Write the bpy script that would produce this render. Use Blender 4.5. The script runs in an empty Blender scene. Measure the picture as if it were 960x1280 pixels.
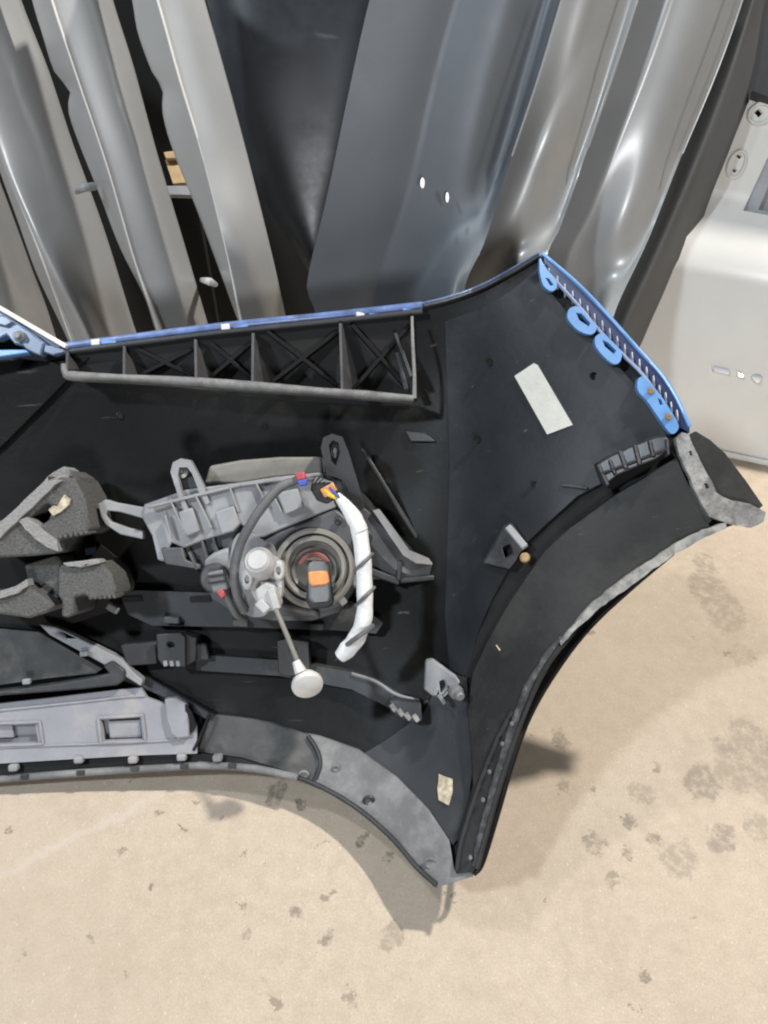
import bpy, bmesh, math, random
import numpy as np
from mathutils import Vector, Matrix
from mathutils.geometry import delaunay_2d_cdt
random.seed(7)
R = math.radians
C = bpy.context.scene.collection
sc = bpy.context.scene

# ------------------------------------------------------------------ camera
H, PITCH, F, CX, CY = 0.90, R(45), 961.0, 480.0, 640.0
cam = bpy.data.cameras.new('camera'); camo = bpy.data.objects.new('camera', cam); C.objects.link(camo)
camo.location = (0, 0, H); camo.rotation_euler = (R(90) - PITCH, 0, 0)
cam.sensor_fit = 'VERTICAL'; cam.sensor_height = 24.0; cam.lens = 24.0 * F / 1280.0
cam.clip_start = 0.02; cam.clip_end = 60
sc.camera = camo
# ------------------------------------------------------------------ light (workshop ceiling lamps and one added fill)
w = bpy.data.worlds.new('World'); sc.world = w; w.use_nodes = True
bg = w.node_tree.nodes['Background']
bg.inputs['Color'].default_value = (0.80, 0.90, 1.0, 1); bg.inputs['Strength'].default_value = 0.048
def lamp(name, loc, target, size, watts, col):
    l = bpy.data.lights.new(name, 'AREA'); l.shape = 'DISK'; l.size = size; l.energy = watts; l.color = col
    o = bpy.data.objects.new(name, l); C.objects.link(o); o.location = loc
    o.rotation_euler = (Vector(target) - Vector(loc)).to_track_quat('-Z', 'Y').to_euler()
    return o
lamp('ceiling_and_fill_lamp', (-1.95, -0.40, 2.75), (0, 0.6, 0.15), 0.24, 56, (0.79, 0.90, 1.0))
lamp('ceiling_and_fill_lamp', (-1.65, 1.25, 3.1), (0, 0.6, 0.1), 0.20, 30, (0.97, 0.97, 1.0))
lamp('ceiling_and_fill_lamp', (1.60, 1.34, 3.2), (0.1, 0.6, 0.0), 0.15, 138, (1.0, 0.945, 0.875))
lamp('ceiling_and_fill_lamp', (0.35, -4.2, 1.95), (0.1, 1.0, 0.3), 0.95, 108, (0.97, 0.98, 1.0))  # added fill behind the camera, placed to put highlights on the panels
vs = sc.view_settings
vs.view_transform = 'Standard'; vs.look = 'None'; vs.exposure = 0.0; vs.gamma = 1.0
sc.cycles.use_denoising = True
sc.cycles.pixel_filter_type = 'BLACKMAN_HARRIS'; sc.cycles.filter_width = 2.1

# ------------------------------------------------------------------ helpers
FWD = np.array([0, math.cos(PITCH), -math.sin(PITCH)])
UPV = np.array([0, math.sin(PITCH), math.cos(PITCH)])
RGT = np.array([1.0, 0, 0])
CAM = np.array([0, 0, H])
def ray(px, py): return FWD + (px - CX) / F * RGT - (py - CY) / F * UPV
def P(px, py, d): return CAM + d * ray(px, py)
def floor_d(py): return H / -ray(480, py)[2]
def onfloor(px, py, z=0.0):
    r = ray(px, py); return CAM + r * ((H - z) / -r[2])
def plane_d(px, py, y0, k=0.0, m=0.0):          # world plane  y = y0 + k z + m x
    r = ray(px, py); return (y0 + k * H) / (r[1] - k * r[2] - m * r[0])

WL = {}
def wl(o): return WL.get(o.name, np.zeros(3)) if o else np.zeros(3)
def empty(name, loc, label, cat, group=None):
    o = bpy.data.objects.new(name, None); C.objects.link(o); o.location = loc; o.empty_display_size = .05
    o['label'] = label; o['category'] = cat
    if group: o['group'] = group
    WL[o.name] = np.array(loc, float); return o
def tag(o, label, cat, group=None):
    o['label'] = label; o['category'] = cat
    if group: o['group'] = group
    return o
def mk(name, V, Fc, mat, parent=None, angle=38, bevel=0.0, seg=2):
    V = np.asarray(V, float); c = V.mean(0)
    me = bpy.data.meshes.new(name); me.from_pydata([tuple(v) for v in (V - c)], [], Fc)
    bm = bmesh.new(); bm.from_mesh(me); bmesh.ops.recalc_face_normals(bm, faces=bm.faces); bm.to_mesh(me); bm.free()
    for p in me.polygons: p.use_smooth = True
    me.set_sharp_from_angle(angle=R(angle))
    me.materials.append(mat)
    o = bpy.data.objects.new(name, me); C.objects.link(o)
    if parent: o.parent = parent
    o.location = c - wl(parent); WL[o.name] = c
    if bevel:
        b = o.modifiers.new('bevel', 'BEVEL'); b.width = bevel; b.segments = seg; b.limit_method = 'ANGLE'; b.angle_limit = R(40)
        b.harden_normals = False
    return o
def smooth_closed(pts, n=6):
    pts = np.array(pts, float); N = len(pts); out = []
    for i in range(N):
        p0, p1, p2, p3 = pts[i-1], pts[i], pts[(i+1) % N], pts[(i+2) % N]
        for t in np.linspace(0, 1, n, endpoint=False):
            out.append(.5*((2*p1)+(-p0+p2)*t+(2*p0-5*p1+4*p2-p3)*t*t+(-p0+3*p1-3*p2+p3)*t**3))
    return np.array(out)
def smooth_open(pts, n=6):
    pts = [np.array(p, float) for p in pts]
    if len(pts) < 3: return np.array(pts)
    pp = [2*pts[0]-pts[1]] + pts + [2*pts[-1]-pts[-2]]; out = []
    for i in range(1, len(pp)-2):
        p0, p1, p2, p3 = pp[i-1:i+3]
        for t in np.linspace(0, 1, n, endpoint=False):
            out.append(.5*((2*p1)+(-p0+p2)*t+(2*p0-5*p1+4*p2-p3)*t*t+(-p0+3*p1-3*p2+p3)*t**3))
    out.append(pts[-1]); return np.array(out)
def dens(pts, step, closed=True):
    pts = [np.array(p, float) for p in pts]; out = []
    n = len(pts)
    for i in range(n if closed else n-1):
        a, b = pts[i], pts[(i+1) % n]; k = max(1, int(np.linalg.norm(b-a)/step))
        for j in range(k): out.append(a+(b-a)*j/k)
    if not closed: out.append(pts[-1])
    return np.array(out)
def inside(pt, poly):
    x, y = pt; c = False; n = len(poly); j = n-1
    for i in range(n):
        xi, yi = poly[i]; xj, yj = poly[j]
        if (yi > y) != (yj > y) and x < (xj-xi)*(y-yi)/(yj-yi)+xi: c = not c
        j = i
    return c
# a moulded sheet: outline (photo pixels at the sheet's own depth), depth function, thickness away from the viewer
def sheet(name, outline, dfn, mat, parent=None, thick=.003, step=18, holes=(), sm=False, bevel=0.0, grid=True, wob=0.0, angle=38, keep=True):
    o = smooth_closed(outline, 5) if sm else np.array(outline, float)
    o = dens(o, step)
    if wob: o = o + np.array([[random.uniform(-wob, wob), random.uniform(-wob, wob)] for _ in o])
    hs = [dens(np.array(h, float), step) for h in holes]
    V = [tuple(p) for p in o]; E = [(i, (i+1) % len(o)) for i in range(len(o))]
    for h in hs:
        b = len(V); V += [tuple(p) for p in h]; E += [(b+i, b+(i+1) % len(h)) for i in range(len(h))]
    if grid:
        x0, y0 = o.min(0); x1, y1 = o.max(0)
        row = 0
        for y in np.arange(y0+step*.5, y1, step*.9):
            row += 1
            for x in np.arange(x0+step*(.5 if row % 2 else 0), x1, step):
                if inside((x, y), o) and not any(inside((x, y), h) for h in hs):
                    dm = min(np.min(np.hypot(*(q-np.array([x, y])).T)) for q in [o]+hs)
                    if dm > step*.45: V.append((x, y))
    v2, e2, f2, _, _, _ = delaunay_2d_cdt([Vector(v) for v in V], E, [], 0, 1e-4)
    tris = []
    for f in f2:
        c = sum((np.array(v2[i]) for i in f), np.zeros(2))/len(f)
        if inside(c, o) and not any(inside(c, h) for h in hs): tris.append(tuple(f))
    if not callable(dfn): dd = dfn; dfn = lambda x, y: dd
    front = [P(v[0], v[1], dfn(v[0], v[1])) for v in v2]
    n = len(front); back = [p+FWD*thick for p in front]
    cnt = {}
    for f in tris:
        for i in range(3):
            k = (f[i], f[(i+1) % 3]); cnt[tuple(sorted(k))] = cnt.get(tuple(sorted(k)), []) + [k]
    faces = list(tris) + [(f[2]+n, f[1]+n, f[0]+n) for f in tris]
    for ks in cnt.values():
        if len(ks) == 1: a, b = ks[0]; faces.append((b, a, a+n, b+n))
    used = sorted({i for f in faces for i in f}); mp = {u: i for i, u in enumerate(used)}
    allv = front+back
    return mk(name, [allv[u] for u in used], [tuple(mp[i] for i in f) for f in faces], mat, parent, angle, bevel)
def plate(name, outline, d, mat, parent=None, thick=.006, bevel=.0012, holes=(), sm=False):
    return sheet(name, outline, d, mat, parent, thick, 400 if not sm else 12, holes, sm, bevel, grid=False)
def tube(name, pts, rad, mat, parent=None, seg=10, sm=5, caps=True):
    p = smooth_open(pts, sm) if sm > 1 else np.array(pts, float)
    n = len(p); rads = np.interp(np.linspace(0, 1, n), np.linspace(0, 1, len(rad)), rad) if hasattr(rad, '__len__') else np.full(n, rad)
    V, Fc = [], []; up = np.array([.3, .2, 1.0])
    prev = None
    for i in range(n):
        t = p[min(i+1, n-1)]-p[max(i-1, 0)]; t /= np.linalg.norm(t)+1e-12
        a = np.cross(t, up) if prev is None else prev - t*np.dot(prev, t)
        a /= np.linalg.norm(a)+1e-12; prev = a; b = np.cross(t, a)
        for k in range(seg):
            th = 2*math.pi*k/seg; V.append(p[i]+rads[i]*(math.cos(th)*a+math.sin(th)*b))
    for i in range(n-1):
        for k in range(seg): Fc.append((i*seg+k, i*seg+(k+1) % seg, (i+1)*seg+(k+1) % seg, (i+1)*seg+k))
    if caps: Fc.append(tuple(range(seg))[::-1]); Fc.append(tuple((n-1)*seg+k for k in range(seg)))
    return mk(name, V, Fc, mat, parent, 45)
def px_tube(name, pts, rpx, mat, parent=None, **k):      # pts (px,py,d), radius in pixels there
    d = np.mean([q[2] for q in pts])
    r = [x*d/F for x in rpx] if hasattr(rpx, '__len__') else rpx*d/F
    return tube(name, [P(*q) for q in pts], r, mat, parent, **k)
# turned piece: axis towards the viewer (tilted), profile of (radius px, height m towards viewer)
def turned(name, px, py, d, prof, mat, parent=None, tilt=(0, 0), seg=32, stretch=(1, 1), axis=None):
    c = P(px, py, d)
    az = np.array(axis, float) if axis is not None else -FWD + tilt[0]*RGT + tilt[1]*UPV
    az = az/np.linalg.norm(az); ax = np.cross(UPV if axis is None else RGT, az); ax /= np.linalg.norm(ax); ay = np.cross(az, ax)
    V, Fc = [], []
    for r, h in prof:
        for k in range(seg):
            th = 2*math.pi*k/seg; V.append(c+az*h+(r*d/F)*(math.cos(th)*ax*stretch[0]+math.sin(th)*ay*stretch[1]))
    for i in range(len(prof)-1):
        for k in range(seg): Fc.append((i*seg+k, i*seg+(k+1) % seg, (i+1)*seg+(k+1) % seg, (i+1)*seg+k))
    Fc.append(tuple(range(seg))[::-1]); Fc.append(tuple((len(prof)-1)*seg+k for k in range(seg)))
    return mk(name, V, Fc, mat, parent, 30)
def bar(name, a, b, w, t, mat, parent=None, bevel=.0006):    # square bar between (px,py,d) points; w px wide, t m deep
    A, B = P(*a), P(*b); ax = B-A; L = np.linalg.norm(ax); ax /= L
    z = -FWD - ax*np.dot(-FWD, ax); z /= np.linalg.norm(z); y = np.cross(z, ax); hw = w*a[2]/F/2
    V = []
    for s in (A, B):
        for sy, sz in ((-1, -1), (1, -1), (1, 0), (-1, 0)): V.append(s+y*hw*sy+z*(t*sz))
    Fc = [(0, 1, 2, 3), (7, 6, 5, 4), (0, 4, 5, 1), (1, 5, 6, 2), (2, 6, 7, 3), (3, 7, 4, 0)]
    return mk(name, V, Fc, mat, parent, 38, bevel)

# ------------------------------------------------------------------ materials
def mat(name, col, rough=.5, metal=0.0, var=.0, vscale=6, dust=None, dcol=(.16, .15, .13), dscale=3, bump=.0, bscale=60, coat=0.0, rvar=0.0, spec=.5, streak=None, dust_rough=.85):
    m = bpy.data.materials.new(name); m.use_nodes = True; nt = m.node_tree; b = nt.nodes['Principled BSDF']
    L = nt.links.new; N = nt.nodes.new
    b.inputs['Roughness'].default_value = rough; b.inputs['Metallic'].default_value = metal
    b.inputs['Coat Weight'].default_value = coat; b.inputs['Coat Roughness'].default_value = .16 if coat < .65 else .24
    b.inputs['Specular IOR Level'].default_value = spec
    tc = N('ShaderNodeNewGeometry')
    def noise(scale, det=5, rgh=.6, vec=None):
        n = N('ShaderNodeTexNoise'); n.inputs['Scale'].default_value = scale; n.inputs['Detail'].default_value = det; n.inputs['Roughness'].default_value = rgh
        L(vec or tc.outputs['Position'], n.inputs['Vector']); return n.outputs['Fac']
    def mapr(v, a, c, lo, hi):
        n = N('ShaderNodeMapRange'); n.inputs[1].default_value = a; n.inputs[2].default_value = c; n.inputs[3].default_value = lo; n.inputs[4].default_value = hi
        L(v, n.inputs[0]); return n.outputs[0]
    def mix(f, A, B):
        n = N('ShaderNodeMix'); n.data_type = 'RGBA'
        L(f, n.inputs[0])
        for s, x in ((6, A), (7, B)):
            if isinstance(x, tuple): n.inputs[s].default_value = (*x, 1)
            else: L(x, n.inputs[s])
        return n.outputs[2]
    c = tuple(col); colr = None
    if var:
        lo = tuple(max(0, x*(1-var)) for x in c); hi = tuple(min(1, x*(1+var)) for x in c)
        colr = mix(mapr(noise(vscale, 8, .65), .3, .7, 0, 1), lo, hi)
    if dust:
        f = mapr(noise(dscale, 9, .7), .62-dust*.3, .85-dust*.3, 0, .9)
        colr = mix(f, colr if colr is not None else c, dcol)
        rr = mapr(f, 0, 1, rough, dust_rough); L(rr, b.inputs['Roughness'])
    elif rvar:
        L(mapr(noise(vscale*1.7, 6, .7), .3, .7, rough-rvar, rough+rvar), b.inputs['Roughness'])
    if streak:                                # fine scuffs, stretched along a direction
        mp = N('ShaderNodeMapping'); mp.inputs['Scale'].default_value = streak[0]; mp.inputs['Rotation'].default_value = streak[3]
        L(tc.outputs['Position'], mp.inputs['Vector'])
        f = mapr(noise(1.0, 3, .5, mp.outputs[0]), streak[4], streak[4]+.07, 0, streak[2])
        colr = mix(f, colr if colr is not None else c, streak[1])
    if colr is not None: L(colr, b.inputs['Base Color'])
    else: b.inputs['Base Color'].default_value = (*c, 1)
    if bump:
        bn = N('ShaderNodeBump'); bn.inputs['Strength'].default_value = bump; bn.inputs['Distance'].default_value = .002
        L(noise(bscale, 6, .6), bn.inputs['Height']); L(bn.outputs[0], b.inputs['Normal'])
    return m
PI = math.pi
M = {}
scuff = ((14, 160, 90), (.13, .13, .12), .5, (0, .5, .8), .70)
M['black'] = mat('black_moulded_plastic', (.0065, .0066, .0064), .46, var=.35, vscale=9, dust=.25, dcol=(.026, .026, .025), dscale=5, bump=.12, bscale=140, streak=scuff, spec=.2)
M['wing'] = mat('lit_side_wing_plastic', (.020, .0225, .026), .46, var=.35, vscale=9, dust=.25, dcol=(.042, .044, .045), dscale=5, bump=.12, bscale=140, streak=scuff, spec=.25)  # lighter copy of the black plastic, painting the wing as lit
M['arch'] = mat('dusty_black_plastic', (.0125, .013, .0128), .62, var=.4, vscale=26, dust=.45, dcol=(.046, .045, .041), dscale=9, bump=.25, bscale=120, streak=scuff)
M['valance'] = mat('dusty_grey_plastic', (.155, .157, .160), .72, var=.3, vscale=16, dust=.5, dcol=(.33, .325, .315), dscale=8, bump=.25, bscale=150)
M['sidevalance'] = mat('scuffed_charcoal_plastic', (.055, .056, .056), .65, var=.35, vscale=20, dust=.4, dcol=(.15, .145, .135), dscale=14, bump=.2, bscale=150, streak=scuff)
M['corner'] = mat('lit_dusty_corner_plastic', (.026, .029, .033), .6, var=.35, vscale=14, dust=.45, dcol=(.062, .062, .060), dscale=9)  # tone painted lighter for the lit, dusty lower corner
M['mid'] = mat('charcoal_plastic', (.030, .032, .035), .5, var=.25, vscale=16, dust=.3, dcol=(.11, .105, .10), dscale=12, bump=.1, bscale=150)
M['insert'] = mat('pale_grey_plastic', (.275, .275, .30), .58, var=.12, vscale=18, dust=.30, dcol=(.42, .38, .32), dscale=9, bump=.08, bscale=120)
M['housing'] = mat('grey_lamp_plastic', (.26, .265, .275), .5, var=.2, vscale=20, dust=.25, dcol=(.34, .34, .33), dscale=14, bump=.06, bscale=160)
M['housing_dark'] = mat('dark_lamp_plastic', (.075, .078, .085), .45, var=.15, vscale=20, dust=.2, dcol=(.12, .12, .12), dscale=14)
M['worn'] = mat('worn_scraped_plastic', (.20, .20, .195), .8, var=.5, vscale=70, dust=.5, dcol=(.46, .44, .40), dscale=45, bump=.9, bscale=160)
M['scuffed'] = mat('scuffed_grey_plastic', (.085, .085, .083), .7, var=.5, vscale=60, dust=.4, dcol=(.30, .29, .27), dscale=60, bump=.6, bscale=200)
M['blue'] = mat('blue_paint', (.125, .285, .57), .34, coat=.4, var=.16, vscale=45, rvar=.06)
M['blue_edge'] = mat('scuffed_blue_edge', (.11, .17, .36), .38, var=.5, vscale=45, coat=.3, dust=.25, dcol=(.30, .33, .40), dscale=40)
M['blue_rail'] = mat('dull_blue_rail', (.20, .25, .38), .45, var=.2, vscale=60)
M['blue_dark'] = mat('blue_overspray_plastic', (.12, .17, .27), .35, var=.3, vscale=22, coat=.3)
M['navy'] = mat('dark_blue_rim', (.02, .03, .09), .3)
M['white_edge'] = mat('white_edge_and_glare', (.72, .70, .67), .45, var=.1, vscale=60)  # white of the edges, also paints glints and glare on the panels
M['foam'] = mat('grey_bead_foam', (.125, .124, .120), 1.0, var=.42, vscale=420, bump=1.0, bscale=520, spec=.12)
M['foam_edge'] = mat('pale_bead_foam', (.30, .295, .285), 1.0, var=.25, vscale=420, bump=.9, bscale=520, spec=.12)  # paler copy of the foam for its edge strips
M['silver'] = mat('silver_paint', (.37, .375, .375), .50, metal=.30, var=.07, vscale=5, rvar=.05, coat=1.0)
M['silver_dark'] = mat('grey_paint', (.31, .315, .315), .50, metal=.30, var=.09, vscale=5, rvar=.06, coat=1.0, streak=((3, 70, 8), (.5, .5, .5), .22, (.2, .6, .35), .72))
M['gun'] = mat('gunmetal_paint', (.125, .139, .155), .50, metal=.35, var=.10, vscale=5, rvar=.06, coat=.0, streak=((3, 60, 9), (.42, .43, .43), .55, (.2, .6, .35), .72))
M['door'] = mat('dark_door_paint', (.022, .026, .031), .38, metal=.2, var=.3, vscale=6, rvar=.1, streak=((4, 45, 6), (.20, .21, .21), .6, (.1, .8, .5), .68))
M['soot'] = mat('dark_grey_panel', (.105, .107, .108), .5, metal=.25, var=.1, vscale=5, rvar=.06)
M['gate'] = mat('off_white_paint', (.74, .73, .695), .28, var=.04, vscale=8, coat=.5)
M['gate_low'] = mat('hem_dirt_and_glare_white', (.80, .80, .78), .6, var=.1, vscale=40)  # whiter tone for the dirty streak and reflected light along the foot
M['gate_grey'] = mat('grey_seal', (.35, .37, .40), .45, var=.15, vscale=30)
M['chrome'] = mat('chrome', (.92, .92, .93), .42, metal=.75)
M['deep'] = mat('deep_black_plastic', (.006, .006, .0065), .6, spec=.2)
M['lip'] = mat('grey_shelf_plastic', (.17, .17, .168), .6, var=.35, vscale=50, dust=.4, dcol=(.28, .27, .26), dscale=60)
M['rib'] = mat('dull_grey_rib_plastic', (.062, .063, .066), .6, var=.3, vscale=60)
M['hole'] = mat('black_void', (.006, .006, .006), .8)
M['whiteplastic'] = mat('white_nylon', (.62, .61, .59), .45, var=.06, vscale=60)
M['sensor'] = mat('light_grey_nylon', (.46, .46, .45), .5, var=.12, vscale=50, bump=.05)
M['tape'] = mat('white_cloth_tape', (.76, .77, .77), .6, var=.10, vscale=70, bump=.9, bscale=90)
M['label'] = mat('cream_paper_label', (.60, .60, .54), .7, var=.07, vscale=45, bump=.8, bscale=28)
M['tan'] = mat('tan_paper_label', (.50, .43, .32), .8, var=.55, vscale=120, bump=.3)
M['orange'] = mat('orange_plastic', (.78, .30, .10), .45, var=.2, vscale=120)
M['red'] = mat('red_plastic', (.42, .075, .085), .45, var=.2, vscale=140)
M['rust'] = mat('brick_red_rubber', (.30, .105, .085), .5, var=.2, vscale=90)
M['yellow'] = mat('yellow_wire', (.75, .60, .03), .4)
M['bluewire'] = mat('blue_wire', (.07, .10, .45), .4)
M['orangewire'] = mat('orange_wire', (.70, .33, .12), .4)
M['cable'] = mat('grey_sleeve', (.125, .128, .132), .5, var=.2, vscale=80, bump=.3, bscale=400)
M['conn'] = mat('black_connector', (.030, .031, .033), .38, var=.2, vscale=60)
M['connlt'] = mat('grey_connector', (.17, .175, .18), .42, var=.15, vscale=60)
M['metal'] = mat('zinc_metal', (.5, .5, .49), .38, metal=.85, var=.2, vscale=90)
M['brass'] = mat('rusty_screw', (.55, .38, .20), .4, metal=.6, var=.3, vscale=160)
M['tanring'] = mat('tan_grey_rubber', (.21, .20, .178), .45, var=.12, vscale=60)
M['wallm'] = mat('wall_shade_black', (.02, .02, .02), .9, var=.3, vscale=3)  # near-black stands for the shade in the gaps between the panels
M['wood'] = mat('pale_timber', (.65, .47, .27), .7, var=.25, vscale=30)
M['brown'] = mat('dark_brown_card', (.10, .065, .03), .8, var=.5, vscale=40)

# floor: beige concrete with stains, drips and specks
def floor_material(spots):
    m = bpy.data.materials.new('stained_concrete'); m.use_nodes = True; nt = m.node_tree; b = nt.nodes['Principled BSDF']
    L = nt.links.new; N = nt.nodes.new
    g = N('ShaderNodeNewGeometry').outputs['Position']
    def noise(scale, det=6, r=.6, v=g):
        n = N('ShaderNodeTexNoise'); n.inputs['Scale'].default_value = scale; n.inputs['Detail'].default_value = det; n.inputs['Roughness'].default_value = r; L(v, n.inputs['Vector']); return n
    def mapr(v, a, c, lo, hi, sm=False):
        n = N('ShaderNodeMapRange'); n.inputs[1].default_value = a; n.inputs[2].default_value = c; n.inputs[3].default_value = lo; n.inputs[4].default_value = hi
        if sm: n.interpolation_type = 'SMOOTHSTEP'
        L(v, n.inputs[0]); return n.outputs[0]
    def mix(f, A, B, mode='MIX'):
        n = N('ShaderNodeMix'); n.data_type = 'RGBA'; n.blend_type = mode
        if isinstance(f, float): n.inputs[0].default_value = f
        else: L(f, n.inputs[0])
        for s, x in ((6, A), (7, B)):
            if isinstance(x, tuple): n.inputs[s].default_value = (*x, 1)
            else: L(x, n.inputs[s])
        return n.outputs[2]
    def math_(op, a, c):
        n = N('ShaderNodeMath'); n.operation = op
        for i, x in ((0, a), (1, c)):
            if isinstance(x, (int, float)): n.inputs[i].default_value = x
            else: L(x, n.inputs[i])
        return n.outputs[0]
    base = mix(mapr(noise(5, 8, .65).outputs['Fac'], .3, .7, 0, 1), (.46, .378, .288), (.57, .475, .370))
    base = mix(mapr(noise(55, 7, .75).outputs['Fac'], .38, .62, 0, .65), base, (.64, .54, .43))
    base = mix(mapr(noise(420, 3, .8).outputs['Fac'], .38, .7, 0, .45), base, (.27, .22, .17))
    base = mix(mapr(noise(330, 2, .5).outputs['Fac'], .66, .74, 0, .6), base, (.66, .60, .52))
    base = mix(mapr(noise(1.7, 5, .6).outputs['Fac'], .35, .68, 0, .55), base, (.43, .352, .265))
    base = mix(mapr(noise(15, 8, .8).outputs['Fac'], .5, .68, 0, .6), base, (.41, .332, .25))
    mf = N('ShaderNodeMapping'); mf.inputs['Scale'].default_value = (520, 150, 1); mf.inputs['Rotation'].default_value = (0, 0, .25); L(g, mf.inputs['Vector'])
    base = mix(mapr(noise(1.0, 2, .5, mf.outputs[0]).outputs['Fac'], .68, .75, 0, .7), base, (.78, .72, .63))
    base = mix(mapr(noise(1.0, 2, .5, mf.outputs[0]).outputs['Fac'], .32, .25, 0, .5), base, (.24, .19, .14))
    # warped coordinates give the spots ragged rims
    nz = noise(38, 5, .65); nz2 = noise(130, 4, .7)
    va = N('ShaderNodeVectorMath'); va.operation = 'SUBTRACT'; L(nz.outputs['Color'], va.inputs[0]); va.inputs[1].default_value = (.5, .5, .5)
    vb = N('ShaderNodeVectorMath'); vb.operation = 'SCALE'; L(va.outputs[0], vb.inputs[0]); vb.inputs['Scale'].default_value = .042
    va2 = N('ShaderNodeVectorMath'); va2.operation = 'SUBTRACT'; L(nz2.outputs['Color'], va2.inputs[0]); va2.inputs[1].default_value = (.5, .5, .5)
    vb2 = N('ShaderNodeVectorMath'); vb2.operation = 'SCALE'; L(va2.outputs[0], vb2.inputs[0]); vb2.inputs['Scale'].default_value = .016
    vc = N('ShaderNodeVectorMath'); L(g, vc.inputs[0]); L(vb.outputs[0], vc.inputs[1])
    vd = N('ShaderNodeVectorMath'); L(vc.outputs[0], vd.inputs[0]); L(vb2.outputs[0], vd.inputs[1]); W = vd.outputs[0]
    acc = None
    for (x, y, rx, ry, s, soft) in spots:
        mp = N('ShaderNodeMapping'); mp.vector_type = 'POINT'; mp.inputs['Location'].default_value = (-x/rx, -y/ry, 0); mp.inputs['Scale'].default_value = (1/rx, 1/ry, 0)
        L(W, mp.inputs['Vector']); ln = N('ShaderNodeVectorMath'); ln.operation = 'LENGTH'; L(mp.outputs[0], ln.inputs[0])
        v = mapr(ln.outputs['Value'], 1-soft, 1+soft, (min(1, s*1.3) if rx < .012 else s*.8), 0, True)
        acc = v if acc is None else math_('MAXIMUM', acc, v)
    acc = math_('MULTIPLY', acc, mapr(noise(75, 8, .8).outputs['Fac'], .42, .54, .1, 1.0))
    base = mix(acc, base, (.135, .108, .080))
    # small drips
    vo = N('ShaderNodeTexVoronoi'); vo.inputs['Scale'].default_value = 27; L(W, vo.inputs['Vector'])
    sp = N('ShaderNodeSeparateColor'); L(vo.outputs['Color'], sp.inputs[0])
    rad = mapr(sp.outputs[0], .62, 1.0, 0, .16)
    drip = math_('MULTIPLY', math_('LESS_THAN', vo.outputs['Distance'], rad), .55)
    base = mix(drip, base, (.15, .125, .10))
    # a pale worn streak
    mp = N('ShaderNodeMapping'); mp.vector_type = 'TEXTURE'; a_, b_ = onfloor(0, 1095), onfloor(185, 1003)
    ang = math.atan2(b_[1]-a_[1], b_[0]-a_[0]); mp.inputs['Location'].default_value = ((a_[0]+b_[0])/2, (a_[1]+b_[1])/2, 0); mp.inputs['Rotation'].default_value = (0, 0, ang); mp.inputs['Scale'].default_value = (.15, .009, 1)
    L(vc.outputs[0], mp.inputs['Vector']); ln = N('ShaderNodeVectorMath'); ln.operation = 'LENGTH'; L(mp.outputs[0], ln.inputs[0])
    base = mix(mapr(ln.outputs['Value'], .2, 1.1, .45, 0, True), base, (.56, .50, .43))
    L(base, b.inputs['Base Color'])
    L(mapr(acc, 0, .8, .72, .5), b.inputs['Roughness'])
    bn = N('ShaderNodeBump'); bn.inputs['Strength'].default_value = .35; bn.inputs['Distance'].default_value = .0015
    L(noise(260, 6, .7).outputs['Fac'], bn.inputs['Height']); L(bn.outputs[0], b.inputs['Normal'])
    return m
SPOTS = [(700,923,11,.55),(702,985,9,.45),(786,1027,9,.6),(743,1053,12,.5),(802,989,13,.5),(820,961,6,.5),(878,980,22,.75),(915,965,24,.5),
 (900,1049,17,.75),(846,1076,24,.5),(819,1049,8,.55),(767,1099,8,.45),(806,1217,7,.6),(780,1064,8,.5),(945,1032,18,.5),(940,930,30,.5),(903,930,14,.6),(960,960,40,.45),
 (885,735,22,.5),(905,765,26,.45),(880,705,14,.5),(930,820,16,.3),
 (347,990,13,.8),(375,1005,8,.6),(412,1117,7,.45),(369,1145,9,.5),(304,1135,6,.5),(407,1175,8,.5),(490,1171,15,.55),(189,1107,4,.6),(229,1038,4,.6),(304,1070,4,.6),
 (200,1015,4,.6),(10,1038,4,.6),(150,1065,4,.5),(115,1172,6,.4),(437,1246,7,.45),(487,1074,7,.6),(455,1050,6,.6),(310,1160,8,.3),(330,1230,5,.4),(30,1190,4,.4),(520,1060,8,.5)]
fs = []
for (px, py, r, s) in SPOTS:
    p = onfloor(px, py); d = floor_d(py); rx = r*d/F; q = onfloor(px, py-r); fs.append((p[0], p[1], rx, abs(q[1]-p[1]), s, .16))

# ------------------------------------------------------------------ the setting
def slab(name, x0, x1, y0, y1, z0, z1, m):
    V = [(x, y, z) for z in (z0, z1) for y in (y0, y1) for x in (x0, x1)]
    o = mk(name, V, [(0, 2, 3, 1), (4, 5, 7, 6), (0, 1, 5, 4), (2, 6, 7, 3), (0, 4, 6, 2), (1, 3, 7, 5)], m)
    o['kind'] = 'structure'; return o
slab('floor', -7, 7, -5, 6, -.1, 0, floor_material(fs))
slab('wall', -7, 7, 1.41, 1.55, .002, 3.6, M['wallm'])

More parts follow.
